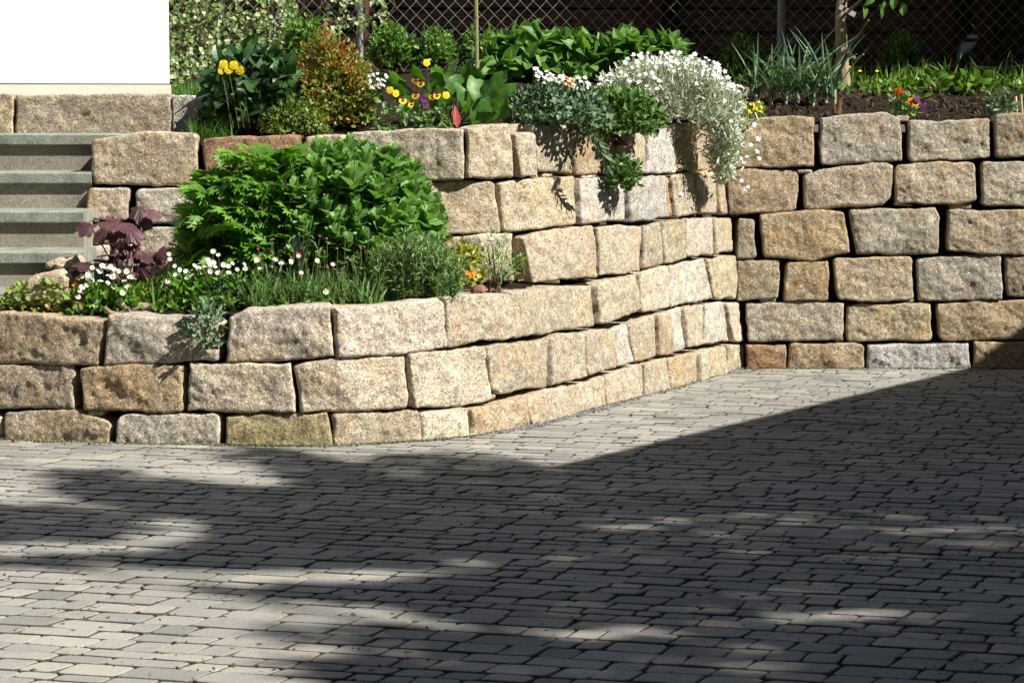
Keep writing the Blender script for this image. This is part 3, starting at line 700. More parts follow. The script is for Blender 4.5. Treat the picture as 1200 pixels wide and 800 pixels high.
def palmate(lobes=5, spread=2.2, teeth=True):
    V, F = [], []
    for k in range(lobes):
        a = -spread / 2 * 1.0 + spread * k / (lobes - 1); L = 1.0 - 0.13 * abs(k - (lobes - 1) / 2)
        tv, tf = blade(4, lambda y: 0.5 * max(0.12, math.sin(math.pi * (0.25 + 0.75 * y)) if y < 1 else 0.02) if y < .55 else 0.55 * (1 - y) + 0.02, 0.2, 0.22)
        tv = tv * L; ca, sa = math.cos(a), math.sin(a)
        tv = np.stack([tv[:, 0] * ca + tv[:, 1] * sa, -tv[:, 0] * sa + tv[:, 1] * ca, tv[:, 2] + 0.004 * k], 1)
        o = len(V); V += tv.tolist(); F += [tuple(i + o for i in f) for f in tf]
        if teeth:
            for sgn in (-1, 1):
                t2, f2 = blade(2, lanc(0.3), 0.2, 0.15); t2 = t2 * 0.48 * L; b = a + sgn * 0.55
                t2 = np.stack([t2[:, 0] * math.cos(b) + t2[:, 1] * math.sin(b), -t2[:, 0] * math.sin(b) + t2[:, 1] * math.cos(b), t2[:, 2]], 1) + np.array([math.sin(a), math.cos(a), -.15]) * 0.45 * L
                o = len(V); V += t2.tolist(); F += [tuple(i + o for i in f) for f in f2]
    return np.array(V), F
T['palm'] = [palmate(5, 3.4), palmate(5, 3.0)]
def heart(lobes=7, cup=0.25):     # broad ruffled lobed leaf
    V, F = [(0, 0.1, 0)], []; n = 49
    for ring in (0.35, 0.7, 1.0):
        for i in range(n):
            a = -2.75 + 5.5 * i / (n - 1); lob = abs(math.sin(a * lobes / 2 + 0.9))
            r = ring * (0.46 + 0.16 * lob * ring + 0.08 * math.cos(a))
            V.append((r * math.sin(a), 0.36 * ring + r * math.cos(a), -cup * r * r * 1.4 + (0.022 * math.cos(a * lobes + .6) + 0.025 * math.sin(a * 17)) * ring))
    for i in range(n - 1):
        F.append((0, 1 + i, 2 + i))
        for r_ in range(2): o = 1 + r_ * n + i; F.append((o, o + n, o + n + 1, o + 1))
    return np.array(V), F
T['heart'] = [heart(7, 0.14), heart(6, 0.28)]

def put(mb, kind, P, D, U, S, v, m=0, asp=None):
    tl = T[kind]; idx = rng.integers(0, len(tl), len(P)); S = np.asarray(S, float)
    Fm = frames(D, U); S3 = np.repeat(S[:, None], 3, 1)
    if asp is not None: S3[:, 0] *= asp
    for i, t in enumerate(tl):
        k = idx == i
        mb.scatter(t, P[k], Fm[k], S3[k], v[k], m)

LM = dict(
 ivy=leaf_mat('variegated_ivy_leaf', (0.07, 0.135, 0.03), (0.17, 0.26, 0.08), 0.25, c3=(0.48, 0.51, 0.30)),
 box=leaf_mat('box_leaf', (0.045, 0.11, 0.016), (0.14, 0.27, 0.04), 0.3, 0.4),
 hyd=leaf_mat('hydrangea_leaf', (0.07, 0.17, 0.03), (0.16, 0.31, 0.065), 0.35, 0.5),
 dark=leaf_mat('dark_glossy_leaf', (0.016, 0.055, 0.012), (0.05, 0.12, 0.03), 0.15, 0.35, 0.5),
 red=leaf_mat('red_tipped_leaf', (0.10, 0.16, 0.02), (0.27, 0.31, 0.05), 0.3, c3=(0.36, 0.075, 0.028)),
 berg=leaf_mat('bergenia_leaf', (0.04, 0.13, 0.015), (0.12, 0.26, 0.035), 0.35, 0.45, 0.4),
 blue=leaf_mat('blue_green_leaf', (0.075, 0.14, 0.075), (0.17, 0.26, 0.15), 0.2, 0.6),
 cush=leaf_mat('cushion_leaf', (0.055, 0.125, 0.025), (0.16, 0.28, 0.075), 0.25, 0.5),
 silver=leaf_mat('silver_leaf', (0.32, 0.36, 0.28), (0.66, 0.70, 0.62), 0.2, 0.8, 0.1),
 leek=leaf_mat('leek_leaf', (0.07, 0.155, 0.085), (0.20, 0.31, 0.18), 0.25, 0.45),
 weed=leaf_mat('weed_leaf', (0.06, 0.14, 0.012), (0.16, 0.28, 0.035), 0.35),
 ger=leaf_mat('geranium_leaf', (0.085, 0.215, 0.025), (0.195, 0.385, 0.05), 0.4, 0.5),
 sed=leaf_mat('stonecrop_leaf', (0.11, 0.24, 0.065), (0.25, 0.42, 0.14), 0.35, 0.5),
 heu=leaf_mat('purple_leaf', (0.04, 0.013, 0.017), (0.125, 0.05, 0.058), 0.2, 0.5, 0.4),
 thr=leaf_mat('thrift_leaf', (0.09, 0.19, 0.06), (0.22, 0.35, 0.13), 0.35),
 lav=leaf_mat('lavender_leaf', (0.11, 0.21, 0.065), (0.30, 0.43, 0.18), 0.3, 0.6),
 gold=leaf_mat('golden_leaf', (0.17, 0.20, 0.02), (0.45, 0.42, 0.08), 0.3),
 lime=leaf_mat('lime_leaf', (0.07, 0.14, 0.02), (0.26, 0.30, 0.05), 0.3),
 creep=leaf_mat('creeping_leaf', (0.13, 0.21, 0.04), (0.27, 0.35, 0.085), 0.35, c3=(0.28, 0.17, 0.075)),
 dais=leaf_mat('daisy_leaf', (0.06, 0.16, 0.012), (0.15, 0.32, 0.025), 0.35),
 tree=leaf_mat('tree_leaf', (0.05, 0.11, 0.015), (0.11, 0.20, 0.03), 0.0),
 grass=leaf_mat('grass_blade', (0.035, 0.10, 0.012), (0.10, 0.22, 0.03), 0.3),
)
MAT_STEM = attr_mat('green_stem', (0.06, 0.11, 0.03), (0.13, 0.18, 0.06))
MAT_WOODY = attr_mat('brown_stem', (0.07, 0.045, 0.025), (0.15, 0.10, 0.065))
def fmat(name, c, rough=0.6, tr=0.15): return leaf_mat(name, tuple(x * 0.9 for x in c), c, tr, rough, 0.2)
FM = dict(white=fmat('white_petal', (0.82, 0.82, 0.78)), cream=fmat('cream_petal', (0.8, 0.75, 0.6)), yel=fmat('yellow_petal', (0.88, 0.66, 0.03)), eye=fmat('yellow_disc', (0.75, 0.5, 0.05)),
          org=fmat('orange_petal', (0.85, 0.26, 0.01)), maroon=fmat('maroon_petal', (0.10, 0.012, 0.02)), pur=fmat('purple_petal', (0.12, 0.02, 0.14)), mag=fmat('magenta_petal', (0.5, 0.05, 0.22)), pink=fmat('pink_bud', (0.45, 0.27, 0.22)))

def shell(n, c, r, lo=-0.2, inner=0.5, bumpy=0.18, seed=0.0):
    """points filling a lumpy dome; returns positions and outward directions"""
    D = rv(int(n * 1.8)); D = D[D[:, 2] > lo][:n]
    k = np.array([1 + bumpy * 2 * noise.noise(Vector(d) * 2.3 + Vector((seed, 0, 0))) for d in D])
    rad = (inner + (1 - inner) * rng.random(len(D)) ** 0.6) * k
    return np.array(c) + D * rad[:, None] * np.array(r), D
def shrub(name, label, cat, px, pyb, pyt, halfpx, depth, kind, mat, n, size, mix_out=0.7, upb=0.5, ry=0.85, bumpy=0.2, group=None, inner=0.45, stems=8, vfun=None, lo=-0.15, asp=None, base_h=None, jit=0.6):
    mpp = depth / FPX; b = at(px, pyb, depth); top = at(px, pyt, depth)[2]
    root = empty(name, b, label, cat, group)
    c = b.copy(); c[2] = b[2] + (top - b[2]) * 0.28; r = (halfpx * mpp, halfpx * mpp * ry, (top - c[2]))
    P, D = shell(n, c, r, lo, inner, bumpy, px * 0.37)
    d = nrm(D * mix_out + np.array([0, 0, upb]) + rng.normal(size=P.shape) * jit)
    u = nrm(D + np.array([0, 0, 0.6]) + rng.normal(size=P.shape) * 0.4)
    hgt = np.clip((P[:, 2] - b[2]) / (top - b[2] + 1e-6), 0, 1)
    v = np.clip(0.45 + rng.normal(size=len(P)) * 0.25, 0, 1) if vfun is None else vfun(P, D, hgt)
    mb = MB(); put(mb, kind, P, d, u, size * rng.uniform(0.7, 1.25, len(P)), v, 0, asp)
    mb.build('foliage', mat, root)
    if stems:
        sb = MB()
        for k in rng.choice(len(P), min(stems, len(P)), False):
            q = P[k]; m_ = b + (q - b) * 0.5 + rng.normal(size=3) * 0.01
            sb.tube([b + rng.normal(size=3) * [0.02, 0.02, 0], m_, q], [0.005, 0.004, 0.0025], 5, rng.random())
        sb.build('stem', MAT_WOODY, root)
    return root

# flower prototypes (mesh data shared by every copy)
def daisy_mesh(name, mats, np_=16, r=1.0, cup=0.25):
    mb = MB(); t = blade(2, oval(0.36), 0.1, -cup)
    for k in range(np_):
        a = 2 * math.pi * k / np_; d = np.array([[math.cos(a), math.sin(a), 0.12]])
        mb.scatter(t, d * 0.12, frames(d, np.array([[0, 0, 1.0]])), np.array([r]), np.array([0.5 + 0.5 * (k % 2)]))
    V = [(0, 0, 0.20)] + [(0.34 * math.cos(2 * math.pi * i / 10), 0.34 * math.sin(2 * math.pi * i / 10), 0.09) for i in range(10)]
    mb.add(V, [(0, 1 + i, 1 + (i + 1) % 10) for i in range(10)], 0.6, 1)
    o = mb.build(name, mats); me = o.data; bpy.data.objects.remove(o); return me
def pansy_mesh(name, mats):
    mb = MB(); t = blade(5, lambda y: 1.15 * (min(1, y / .6 + .08) ** .7) * (1 if y < .6 else math.sqrt(max(.03, 1 - ((y - .6) / .41) ** 2))), 0.1, 0.1)
    for a, s_, z, m in ((1.0, 1.0, -.06, 1), (2.14, 1.0, -.03, 1), (-0.2, 0.92, 0.0, 0), (3.34, 0.92, 0.0, 0), (-1.25, 0.88, 0.05, 0), (-1.89, 0.88, 0.05, 0)):
        d = np.array([[math.cos(a), math.sin(a), 0.05]]); mb.scatter(t, np.array([[0, 0, z]]), frames(d, np.array([[0, 0, 1.0]])), np.array([s_]), np.array([0.6]), m)
    t2 = blade(2, oval(0.8), 0.1, 0)
    for a in (-1.57, -0.25, 3.4):
        d = np.array([[math.cos(a), math.sin(a), 0.12]]); mb.scatter(t2, np.array([[0, 0, 0.09]]), frames(d, np.array([[0, 0, 1.0]])), np.array([0.5]), np.array([0.6]), 2)
    o = mb.build(name, mats); me = o.data; bpy.data.objects.remove(o); return me
def cup_mesh(name, mat, n=5, w_=0.8, cup=-0.35):
    mb = MB(); t = blade(2, oval(w_), 0.1, cup)
    for k in range(n):
        a = 2 * math.pi * k / n; d = np.array([[math.cos(a), math.sin(a), 0.35]])
        mb.scatter(t, d * 0.02, frames(d, np.array([[0, 0, 1.0]])), np.array([1.0]), np.array([0.3 + 0.5 * (k % 2)]))
    o = mb.build(name, mat); me = o.data; bpy.data.objects.remove(o); return me
ME = dict(daisy=daisy_mesh('daisy', [FM['white'], FM['eye']]), cream=daisy_mesh('cream_daisy', [FM['cream'], FM['eye']], 14), pansy=pansy_mesh('pansy', [FM['yel'], FM['maroon'], FM['maroon']]), gold=pansy_mesh('yellow_pansy', [FM['yel'], FM['yel'], FM['eye']]),
          orange=pansy_mesh('orange_pansy', [FM['org'], FM['org'], FM['maroon']]), purple=pansy_mesh('purple_pansy', [FM['pur'], FM['pur'], FM['maroon']]),
          star=cup_mesh('white_flower', FM['white'], 5, 0.75, 0.05), marig=daisy_mesh('orange_flower', [FM['org'], FM['org']], 14), mag=cup_mesh('magenta_flower', FM['mag'], 7, 0.6), bud=cup_mesh('pink_flower_bud', FM['pink'], 5, 0.7, -0.9), yel=cup_mesh('yellow_flower', FM['yel'], 6, 0.7, 0.0))
def flower(root, me, p, face, size, stem_from=None, sb=None, name='flower', spin=None):
    o = bpy.data.objects.new(name, me); C.objects.link(o); o.parent = root
    o.location = Vector(p) - root.location; f = Vector(face).normalized()
    q = f.to_track_quat('Z', 'Y') if abs(f.z) < 0.98 else Matrix.Identity(3).to_quaternion()
    o.rotation_mode = 'QUATERNION'; o.rotation_quaternion = q
    o.scale = (size, size, size)
    if sb is not None and stem_from is not None:
        a = np.array(stem_from, float); b = np.array(p, float) - np.array(f) * 0.004
        sb.tube([a, a * 0.4 + b * 0.6 + rng.normal(size=3) * 0.008, b], 0.0014, 4, rng.random())
    return o
CAMP = np.array([0, 0, CAMH])
def to_cam(p, up=0.5, jit=0.35):
    d = nrm(np.array([0, -1, up]) + np.array(SUNV) * 0.5 + rng.normal(size=3) * jit); return d

# ------------------------------------------------------------------ plants at the back of the upper garden
def climber(label, boxes, n_each, depth):
    root = empty('ivy', at(boxes[0][0], 95, depth), label, 'ivy')
    mb = MB(); sb = MB()
    for (x0, y0, x1, y1), n in zip(boxes, n_each):
        xs = rng.uniform(x0, x1, n); ys = rng.uniform(y0, y1, n)
        keep = np.array([noise.noise(Vector((a * 0.045, b * 0.06, 2.2))) + 0.28 + 0.5 * (b - y0) / (y1 - y0 + 1) * (y1 > 60) > rng.uniform(-0.1, 0.3) for a, b in zip(xs, ys)])
        xs, ys = xs[keep], ys[keep]
        P = np.array([at(a, b, depth + rng.uniform(-0.16, 0.10) - 0.25 * max(0, (b - 40) / 60)) for a, b in zip(xs, ys)])
        d = nrm(rng.normal(size=P.shape) * [1, 0.6, 1] + [0, -0.5, -0.3]); u = nrm(rng.normal(size=P.shape) * 0.5 + [0.2, -1, 0.7])
        put(mb, 'round', P, d, u, rng.uniform(0.018, 0.038, len(P)), rng.random(len(P)))
        for k in range(max(3, int((x1 - x0) / 9))):
            a = rng.uniform(x0, x1); pts = [at(a + rng.normal() * 6 + 8 * math.sin(t * 5 + k), y0 + (y1 - y0) * t, depth - 0.01 - 0.15 * t * (y1 > 60)) for t in np.linspace(0, 1, 6)]
            sb.tube(pts, 0.0035, 5, rng.random())
    mb.build('foliage', LM['ivy'], root); sb.build('stem', MAT_WOODY, root)
climber('cream variegated ivy climbing the wire fence beside the white house', [(192, -15, 345, 100), (300, -15, 350, 60)], [2000, 380], 14.6)
climber('thin sprays of pale ivy twined around the grey fence post', [(385, -12, 432, 40), (432, -8, 455, 28)], [200, 60], 14.85)
# grass
mb = MB(); n = 2600
P = np.array([at(a, 100, 1) for a in rng.uniform(0, 1, n)]); xs = rng.uniform(-1.75, -1.05, n); ys = rng.uniform(11.62, 12.7, n)
P = np.stack([xs, ys, [Hup(a, b) for a, b in zip(xs, ys)]], 1)
put(mb, 'strap', P, nrm(rng.normal(size=(n, 3)) * [0.35, 0.35, 0.1] + [0, 0, 1]), rv(n), rng.uniform(0.035, 0.085, n), rng.random(n), asp=3.5)
n = 260; xs = rng.uniform(-1.44, -1.25, n); ys = rng.uniform(11.05, 11.44, n)
P = np.stack([xs, ys, [Hup(a, b) for a, b in zip(xs, ys)]], 1)
put(mb, 'strap', P, nrm(rng.normal(size=(n, 3)) * [0.3, 0.3, 0.1] + [0, 0, 1]), rv(n), rng.uniform(0.05, 0.12, n), rng.random(n), asp=2.5)
tag(mb.build('grass', LM['grass']), 'patch of green lawn grass beside the white house corner', 'grass', None, 'stuff')

G1 = 'clipped box bushes along the fence'
def boxv(P, D, h): return np.clip(0.25 + 0.5 * h + rng.normal(size=len(P)) * 0.22, 0, 1)
for px, yb, yt, hw, lab, n in ((357, 82, 22, 30, 'bright green box bush between the ivy and the red tipped shrub', 1300), (462, 88, 30, 27, 'box bush just right of the grey fence post', 1200), (512, 84, 36, 27, 'darker box bush left of the tall bamboo cane', 1100), (560, 82, 36, 20, 'small box bush directly behind the bamboo cane', 600), (680, 78, 40, 24, 'box bush peeping out behind the broad leaved plants', 700), (868, 92, 45, 22, 'shaded box bush behind the leeks', 650), (1055, 84, 38, 22, 'dim box bush in shade right of the young tree', 500)):
    shrub('box_bush', lab, 'bush', px, yb, yt, hw, 14.45 if px < 800 else 14.7, 'tiny', LM['box'], n, 0.034, 0.7, 0.6, group=G1, vfun=boxv, stems=10, bumpy=0.25, inner=0.35)
G2 = 'broad leaved plants in the back row'
for px, yb, yt, hw, lab, n in ((610, 100, 46, 42, 'broad leaved light green plant right of the bamboo cane', 170), (665, 98, 48, 38, 'broad leaved plant behind the white candytuft', 150), (732, 86, 50, 32, 'broad leaved plant behind the white snow in summer mound', 130), (780, 82, 54, 20, 'smaller broad leaved plant at the right end of the back row', 70)):
    shrub('leafy_perennial', lab, 'plant', px, yb, yt, hw, 12.9, 'ovate', LM['hyd'], int(n * 2), 0.105, 0.8, 0.25, group=G2, bumpy=0.2, inner=0.4, stems=14)
# bamboo cane
c0 = at(558, 100, 12.2); cn = empty('bamboo_cane', c0, 'slim greenish bamboo cane standing upright among the plants', 'cane')
mb = MB(); mb.tube([at(559.5, 108, 12.2), at(557.5, -30, 12.2)], 0.0095, 8, 0.5)
for y in (72, 20): mb.tube([at(558.6, y + 1, 12.2), at(558.5, y - 1, 12.2)], 0.0115, 8, 0.3)
mb.build('pole', attr_mat('bamboo', (0.20, 0.19, 0.09), (0.30, 0.28, 0.14), 0.5), cn)

# ------------------------------------------------------------------ plants along the upper wall
r_ = shrub('leafy_perennial', 'dark green leafy plant with yellow pansies above the wall end', 'plant', 296, 158, 60, 52, 11.3, 'ovate', LM['dark'], 330, 0.085, 0.8, 0.45, inner=0.45, stems=12, jit=0.45, bumpy=0.25)
sb = MB()
for x, y in ((262, 76), (268, 82), (259, 84), (281, 83), (274, 77)):
    flower(r_, ME['gold'], at(x, y, 11.05), nrm(np.array([0.25, -1, 0.1]) + rng.normal(size=3) * .3), 0.022 if y < 84 else 0.015, at(x + 12, 150, 11.1), sb)
sb.build('flower_stem', MAT_STEM, r_)
def redv(P, D, h): return np.clip(np.where(rng.random(len(P)) < np.clip(0.0 + 0.5 * h + 0.7 * np.array([noise.noise(Vector(p) * 20) for p in P]), 0, 1), rng.uniform(0.75, 1, len(P)), rng.uniform(0, 0.6, len(P))), 0, 1)
shrub('spirea_bush', 'rounded shrub with rust red tips over yellow green leaves', 'bush', 395, 166, 46, 46, 11.4, 'small', LM['red'], 5200, 0.025, 0.7, 0.5, vfun=redv, bumpy=0.28, inner=0.35, stems=16)
shrub('groundcover_plant', 'low yellow green shrublet at the foot of the red tipped bush', 'plant', 345, 164, 120, 40, 11.12, 'tiny', LM['lime'], 1100, 0.024, 0.7, 0.5, vfun=lambda P, D, h: rng.random(len(P)) * 0.55, bumpy=0.25)
# bergenia
bb = at(525, 150, 11.3); bg_ = empty('bergenia', bb, 'large glossy round leaved bergenia beside the yellow pansies', 'plant')
mb = MB(); sb = MB()
for x, y, s_, dp in ((452, 95, .10, 11.35), (470, 108, .13, 11.3), (492, 88, .12, 11.4), (505, 100, .12, 11.35), (520, 84, .13, 11.4), (533, 100, .13, 11.25), (545, 90, .13, 11.3), (558, 100, .14, 11.2), (565, 128, .15, 11.02), (578, 112, .14, 11.1), (585, 96, .12, 11.25), (590, 128, .11, 11.05), (548, 118, .12, 11.15), (522, 118, .11, 11.2), (500, 118, .11, 11.3), (480, 122, .11, 11.25), (598, 118, .09, 11.1), (440, 112, .09, 11.3), (532, 78, .1, 11.4), (468, 92, .12, 11.42), (512, 112, .13, 11.38), (571, 104, .11, 11.0), (556, 92, .12, 11.25), (582, 118, .10, 10.98), (541, 110, .11, 11.1), (530, 92, .11, 11.3), (594, 106, .1, 11.1), (575, 138, .09, 11.0), (515, 90, .12, 11.42)):
    tip = at(x, y, dp); s0 = bb + (tip - bb) * 0.25 + rng.normal(size=3) * 0.02; s0[2] = bb[2] + 0.02
    d = nrm(np.array([(x - 525) / 120, -0.15, 0.9]) + rng.normal(size=3) * 0.32); base = tip - d * s_ * 0.5
    put(mb, 'big', base[None], d[None], nrm(np.array([[rng.normal() * .9, -1, 0.5]])), np.array([s_]), np.array([rng.random()]), asp=.9)
    sb.tube([s0, base * 0.5 + s0 * 0.5, base], 0.005, 5, rng.random())
mb.build('foliage', LM['berg'], bg_, smooth=True); sb.build('stem', MAT_STEM, bg_)
mb = MB(); b0 = at(536, 150, 11.0); put(mb, 'lance', np.array([b0]), np.array([[-0.08, -0.05, 1.0]]), np.array([[0.3, -1, 0.1]]), np.array([0.10]), np.array([0.9]), asp=1.5)
mb.build('red_leaf', leaf_mat('crimson_leaf', (0.25, 0.03, 0.04), (0.5, 0.09, 0.10), 0.3), bg_)
# pansies
pb = at(485, 156, 11.05); pr_ = empty('pansy', pb, 'clump of yellow pansies with maroon faces on the wall edge', 'flowers'); mb = MB(); sb = MB()
n = 220; P = np.array([at(rng.uniform(440, 530), rng.uniform(125, 156), 11.05 + rng.uniform(-.08, .1)) for _ in range(n)])
put(mb, 'small', P, nrm(rng.normal(size=(n, 3)) + [0, 0, .6]), nrm(rng.normal(size=(n, 3)) * .6 + [0, -.6, 1]), rng.uniform(.022, .042, n), rng.random(n)); mb.build('foliage', LM['cush'], pr_)
for x, y, me in ((457, 106, 'gold'), (464, 110, 'gold'), (487, 94, 'pansy'), (493, 98, 'pansy'), (472, 118, 'pansy'), (482, 122, 'pansy'), (487, 112, 'pansy'), (498, 123, 'purple'), (507, 113, 'pansy'), (512, 112, 'pansy'), (523, 112, 'gold'), (497, 117, 'purple'), (500, 74, 'gold'), (495, 116, 'purple')):
    flower(pr_, ME[me], at(x, y, 10.98), nrm(np.array([0.2, -1, 0.05]) + rng.normal(size=3) * .22), 0.020 if me != 'gold' else 0.018, at(x + rng.normal() * 5, 150, 11.05), sb)
sb.build('flower_stem', MAT_STEM, pr_)
wp = empty('candytuft', at(445, 110, 11.35), 'small knot of white flowers beside the red tipped shrub', 'flowers'); sb = MB()
for _ in range(22): x, y = rng.uniform(432, 457), rng.uniform(86, 104); flower(wp, ME['star'], at(x, y, 11.2), to_cam(0, .6, .5), 0.010, at(445, 115, 11.4), sb)
sb.build('flower_stem', MAT_STEM, wp)
# blue-green cushion with candytuft
shrub('candytuft', 'blue green cushion plant bulging over the wall top left of the trailing stem', 'plant', 655, 158, 96, 58, 11.12, 'small', LM['blue'], 1800, 0.034, 0.6, 0.5, inner=0.5, bumpy=0.15, stems=10)
ct = bpy.data.objects[-1] if False else empty('candytuft', at(660, 120, 11.2), 'loose cluster of white candytuft with an orange pansy above the blue green cushion', 'flowers'); sb = MB()
for _ in range(62):
    x = rng.uniform(624, 692); y = 88 + (x - 624) * 0.2 + rng.normal() * 4; flower(ct, ME['star'], at(x, y, 11.05 + rng.uniform(-.05, .08)), to_cam(0, .7, .4), 0.012, at(x, 118, 11.15), sb)
for x, y in ((662, 97), (668, 100), (671, 95), (664, 92)): flower(ct, ME['orange'], at(x, y, 10.98), to_cam(0, .2, .2), 0.010, at(x, 120, 11.1), sb)
sb.build('flower_stem', MAT_STEM, ct)
shrub('rock_cress', 'fresh green cushion plant spilling over the wall beside the silver mound', 'plant', 727, 170, 102, 48, 11.42, 'small', LM['cush'], 1900, 0.034, 0.6, 0.4, inner=0.5, bumpy=0.18, stems=10)
# trailing euphorbia
te = empty('trailing_spurge', at(690, 158, 11.15), 'thick blue green trailing succulent stem hanging down the wall face', 'plant'); mb = MB(); sb = MB()
pts = np.array([at(x, y, d) for x, y, d in ((682, 150, 11.25), (692, 156, 11.0), (702, 168, 10.93), (709, 182, 10.95), (714, 196, 11.0))])
ii = np.linspace(0, 4, 80); cu = np.stack([np.interp(ii, range(5), pts[:, k]) for k in range(3)], 1); tg = nrm(np.gradient(cu, axis=0))
sd = rv(80); d = nrm(sd - tg * np.sum(sd * tg, 1)[:, None] + tg * 0.55)
put(mb, 'lance', cu, d, nrm(tg * -1 + rng.normal(size=(80, 3)) * .2), rng.uniform(.035, .055, 80), rng.random(80), asp=1.4)
sb.tube(cu[::8], 0.006, 6, .5); mb.build('foliage', LM['blue'], te); sb.build('stem', MAT_STEM, te)
shrub('rock_cress', 'small round tuft growing out of the wall face below the succulent stem', 'plant', 731, 214, 184, 20, 11.28, 'small', LM['cush'], 420, 0.03, 0.7, 0.3, inner=0.35, bumpy=0.2, stems=6, lo=-0.8)
# snow in summer
sn = empty('snow_in_summer', at(790, 145, 12.05), 'silver leaved mound of white snow in summer spilling over the wall corner', 'flowers')
mb = MB()
P1, D1 = shell(6800, at(778, 128, 12.1), (0.35, 0.28, 0.24), -0.25, 0.5, 0.12, 3)
pc = []
for _ in range(2800):
    t = rng.random(); x = np.interp(t, [0, .5, 1], [832, 848, 850]) + rng.normal() * np.interp(t, [0, .4, .8, 1], [18, 13, 9, 4]); y = 105 + 105 * t + rng.normal() * 4
    pc.append(at(x, y, np.interp(t, [0, .3, 1], [12.05, 11.98, 12.2]) + rng.normal() * 0.05))
P = np.concatenate([P1, np.array(pc)]); D = np.concatenate([D1, nrm(rng.normal(size=(2800, 3)) + [0, -1, 0.2])])
d = nrm(D * .6 + [0, 0, .45] + rng.normal(size=P.shape) * .7)
put(mb, 'needle', P, d, rv(len(P)), rng.uniform(.025, .045, len(P)), rng.random(len(P)), asp=1.5); mb.build('foliage', LM['silver'], sn)
fl = MB(); nf = 0; star = (np.concatenate([v for v in [np.array([x.co[:] for x in ME['star'].vertices])]]), [tuple(p.vertices) for p in ME['star'].polygons]); restP = []
cand = [at(x, y, z) for x, y, z in ((862,127,12.2),(868,131,12.3),(870,141,12.42),(881,150,12.5),(884,146,12.5),(888,163,12.52),(868,186,12.5),(872,190,12.5),(876,184,12.5),(863,189,12.4),(890,186,12.5),(887,178,12.5),(869,212,12.5),(877,219,12.5),(874,222,12.5),(880,170,12.5),(798,228,12.0))]
for _ in range(210):
    a = rng.uniform(0, 2 * math.pi); x = rng.uniform(697, 868); top = np.interp(x, [697, 745, 800, 840, 868], [100, 62, 60, 75, 105]); y = top + abs(rng.normal()) * 22 - rng.random() * 3
    if y < 150: cand.append(at(x, y, 11.95 + rng.uniform(-.15, .12)))
for i, p in enumerate(cand):
    if i < 95: flower(sn, ME['star'], p, to_cam(p, .7, .4), rng.uniform(.0125, .018))
    else: restP.append(p)
restP = np.array(restP); dd = nrm(np.array([[0, -1, .9]]) + rng.normal(size=restP.shape) * .35)
fl.scatter(star, restP, frames(nrm(np.cross(dd, rv(len(restP)))), dd), rng.uniform(.009, .014, len(restP)), rng.random(len(restP)))
tag(fl.build('small_flowers', FM['white'], sn), None, None, None, 'stuff')
sb = MB()
for p in cand[17:]: q = p + np.array([rng.normal() * .02, .02, -rng.uniform(.06, .12)]); sb.tube([q, p], 0.0012, 4, rng.random())
tag(sb.build('flower_stem', LM['silver'], sn), None, None, None, 'stuff')
# yellow stonecrop flowers
ys_ = empty('yellow_stonecrop', at(880, 138, 12.75), 'little tuft of yellow flowers at the corner of the right wall', 'flowers'); mb = MB(); n = 160
P = np.array([at(rng.uniform(862, 896), rng.uniform(122, 139), 12.75 + rng.uniform(-.1, .08)) for _ in range(n)])
put(mb, 'tiny', P, nrm(rng.normal(size=(n, 3)) + [0, 0, .8]), rv(n), rng.uniform(.015, .03, n), rng.random(n)); mb.build('foliage', LM['weed'], ys_)
for _ in range(26): x, y = rng.uniform(864, 895), rng.uniform(119, 134); flower(ys_, ME['yel'], at(x, y, 12.65), to_cam(0, .6, .4), .010)

# ------------------------------------------------------------------ leeks, young tree, weeds on the right
GL = 'leeks and onions in the mulch'
for px, py, n, lab, L in ((886, 120, 11, 'leftmost tall leek with widely arching leaves', .40), (903, 116, 12, 'leek second from the left in the row', .30), (921, 118, 13, 'leek in the middle of the row with pale shanks', .34), (935, 112, 14, 'tall leek right of the middle of the row', .42), (953, 119, 16, 'densest bushy leek of the row', .38), (968, 114, 14, 'leek close to the young tree trunk', .40), (978, 116, 9, 'leek at the right end against the trunk', .42)):
    b = at(px, py, 13.35); b[2] = Hup(b[0], b[1]) if False else b[2]; root = empty('leek', b, lab, 'vegetable', GL); mb = MB()
    P = b + rng.normal(size=(n, 3)) * [.010, .010, 0]; ph = rng.uniform(0, 2 * math.pi, n); lean = rng.uniform(.08, .8, n)
    d = np.stack([np.cos(ph) * lean, np.sin(ph) * lean * .7, np.ones(n)], 1); u = np.stack([-np.cos(ph), -np.sin(ph), lean], 1)
    put(mb, 'leek', P, d, u, L * rng.uniform(.6, 1.1, n), rng.random(n), asp=.9 * .36 / L); mb.build('leaves', LM['leek'], root)
    sb = MB(); sb.tube([b - [0, 0, .04], b + [0, 0, .05]], [.011, .009], 7, .5); sb.build('shank', attr_mat('pale_shank', (.3, .33, .2), (.4, .42, .28)), root)
tr = empty('young_tree', at(988, 104, 14.0), 'slim young fruit tree with pale bark behind the leeks', 'tree'); mb = MB()
tk = [at(990, 112, 14.0), at(988, 85, 14.0), at(986, 50, 14.0), at(985, 20, 14.0), at(988, -15, 14.0), at(990, -60, 14.0), at(986, -110, 14.02)]
mb.tube(tk, [.044, .036, .034, .032, .028, .024, .014], 10, .6)
for pts in ([(992, 15), (1004, 5), (1022, -12)], [(988, 2), (1010, -8), (1060, -22)], [(986, -30), (960, -60), (930, -90)], [(988, -60), (1020, -100), (1040, -130)], [(992, 62), (998, 48), (1007, 40), (1018, 24)], [(991, 60), (1003, 70), (1012, 64)]):
    mb.tube([at(x, y, 14.0 - .12 * k) for k, (x, y) in enumerate(pts)], [.012, .009, .005, .004][:len(pts)], 6, .4)
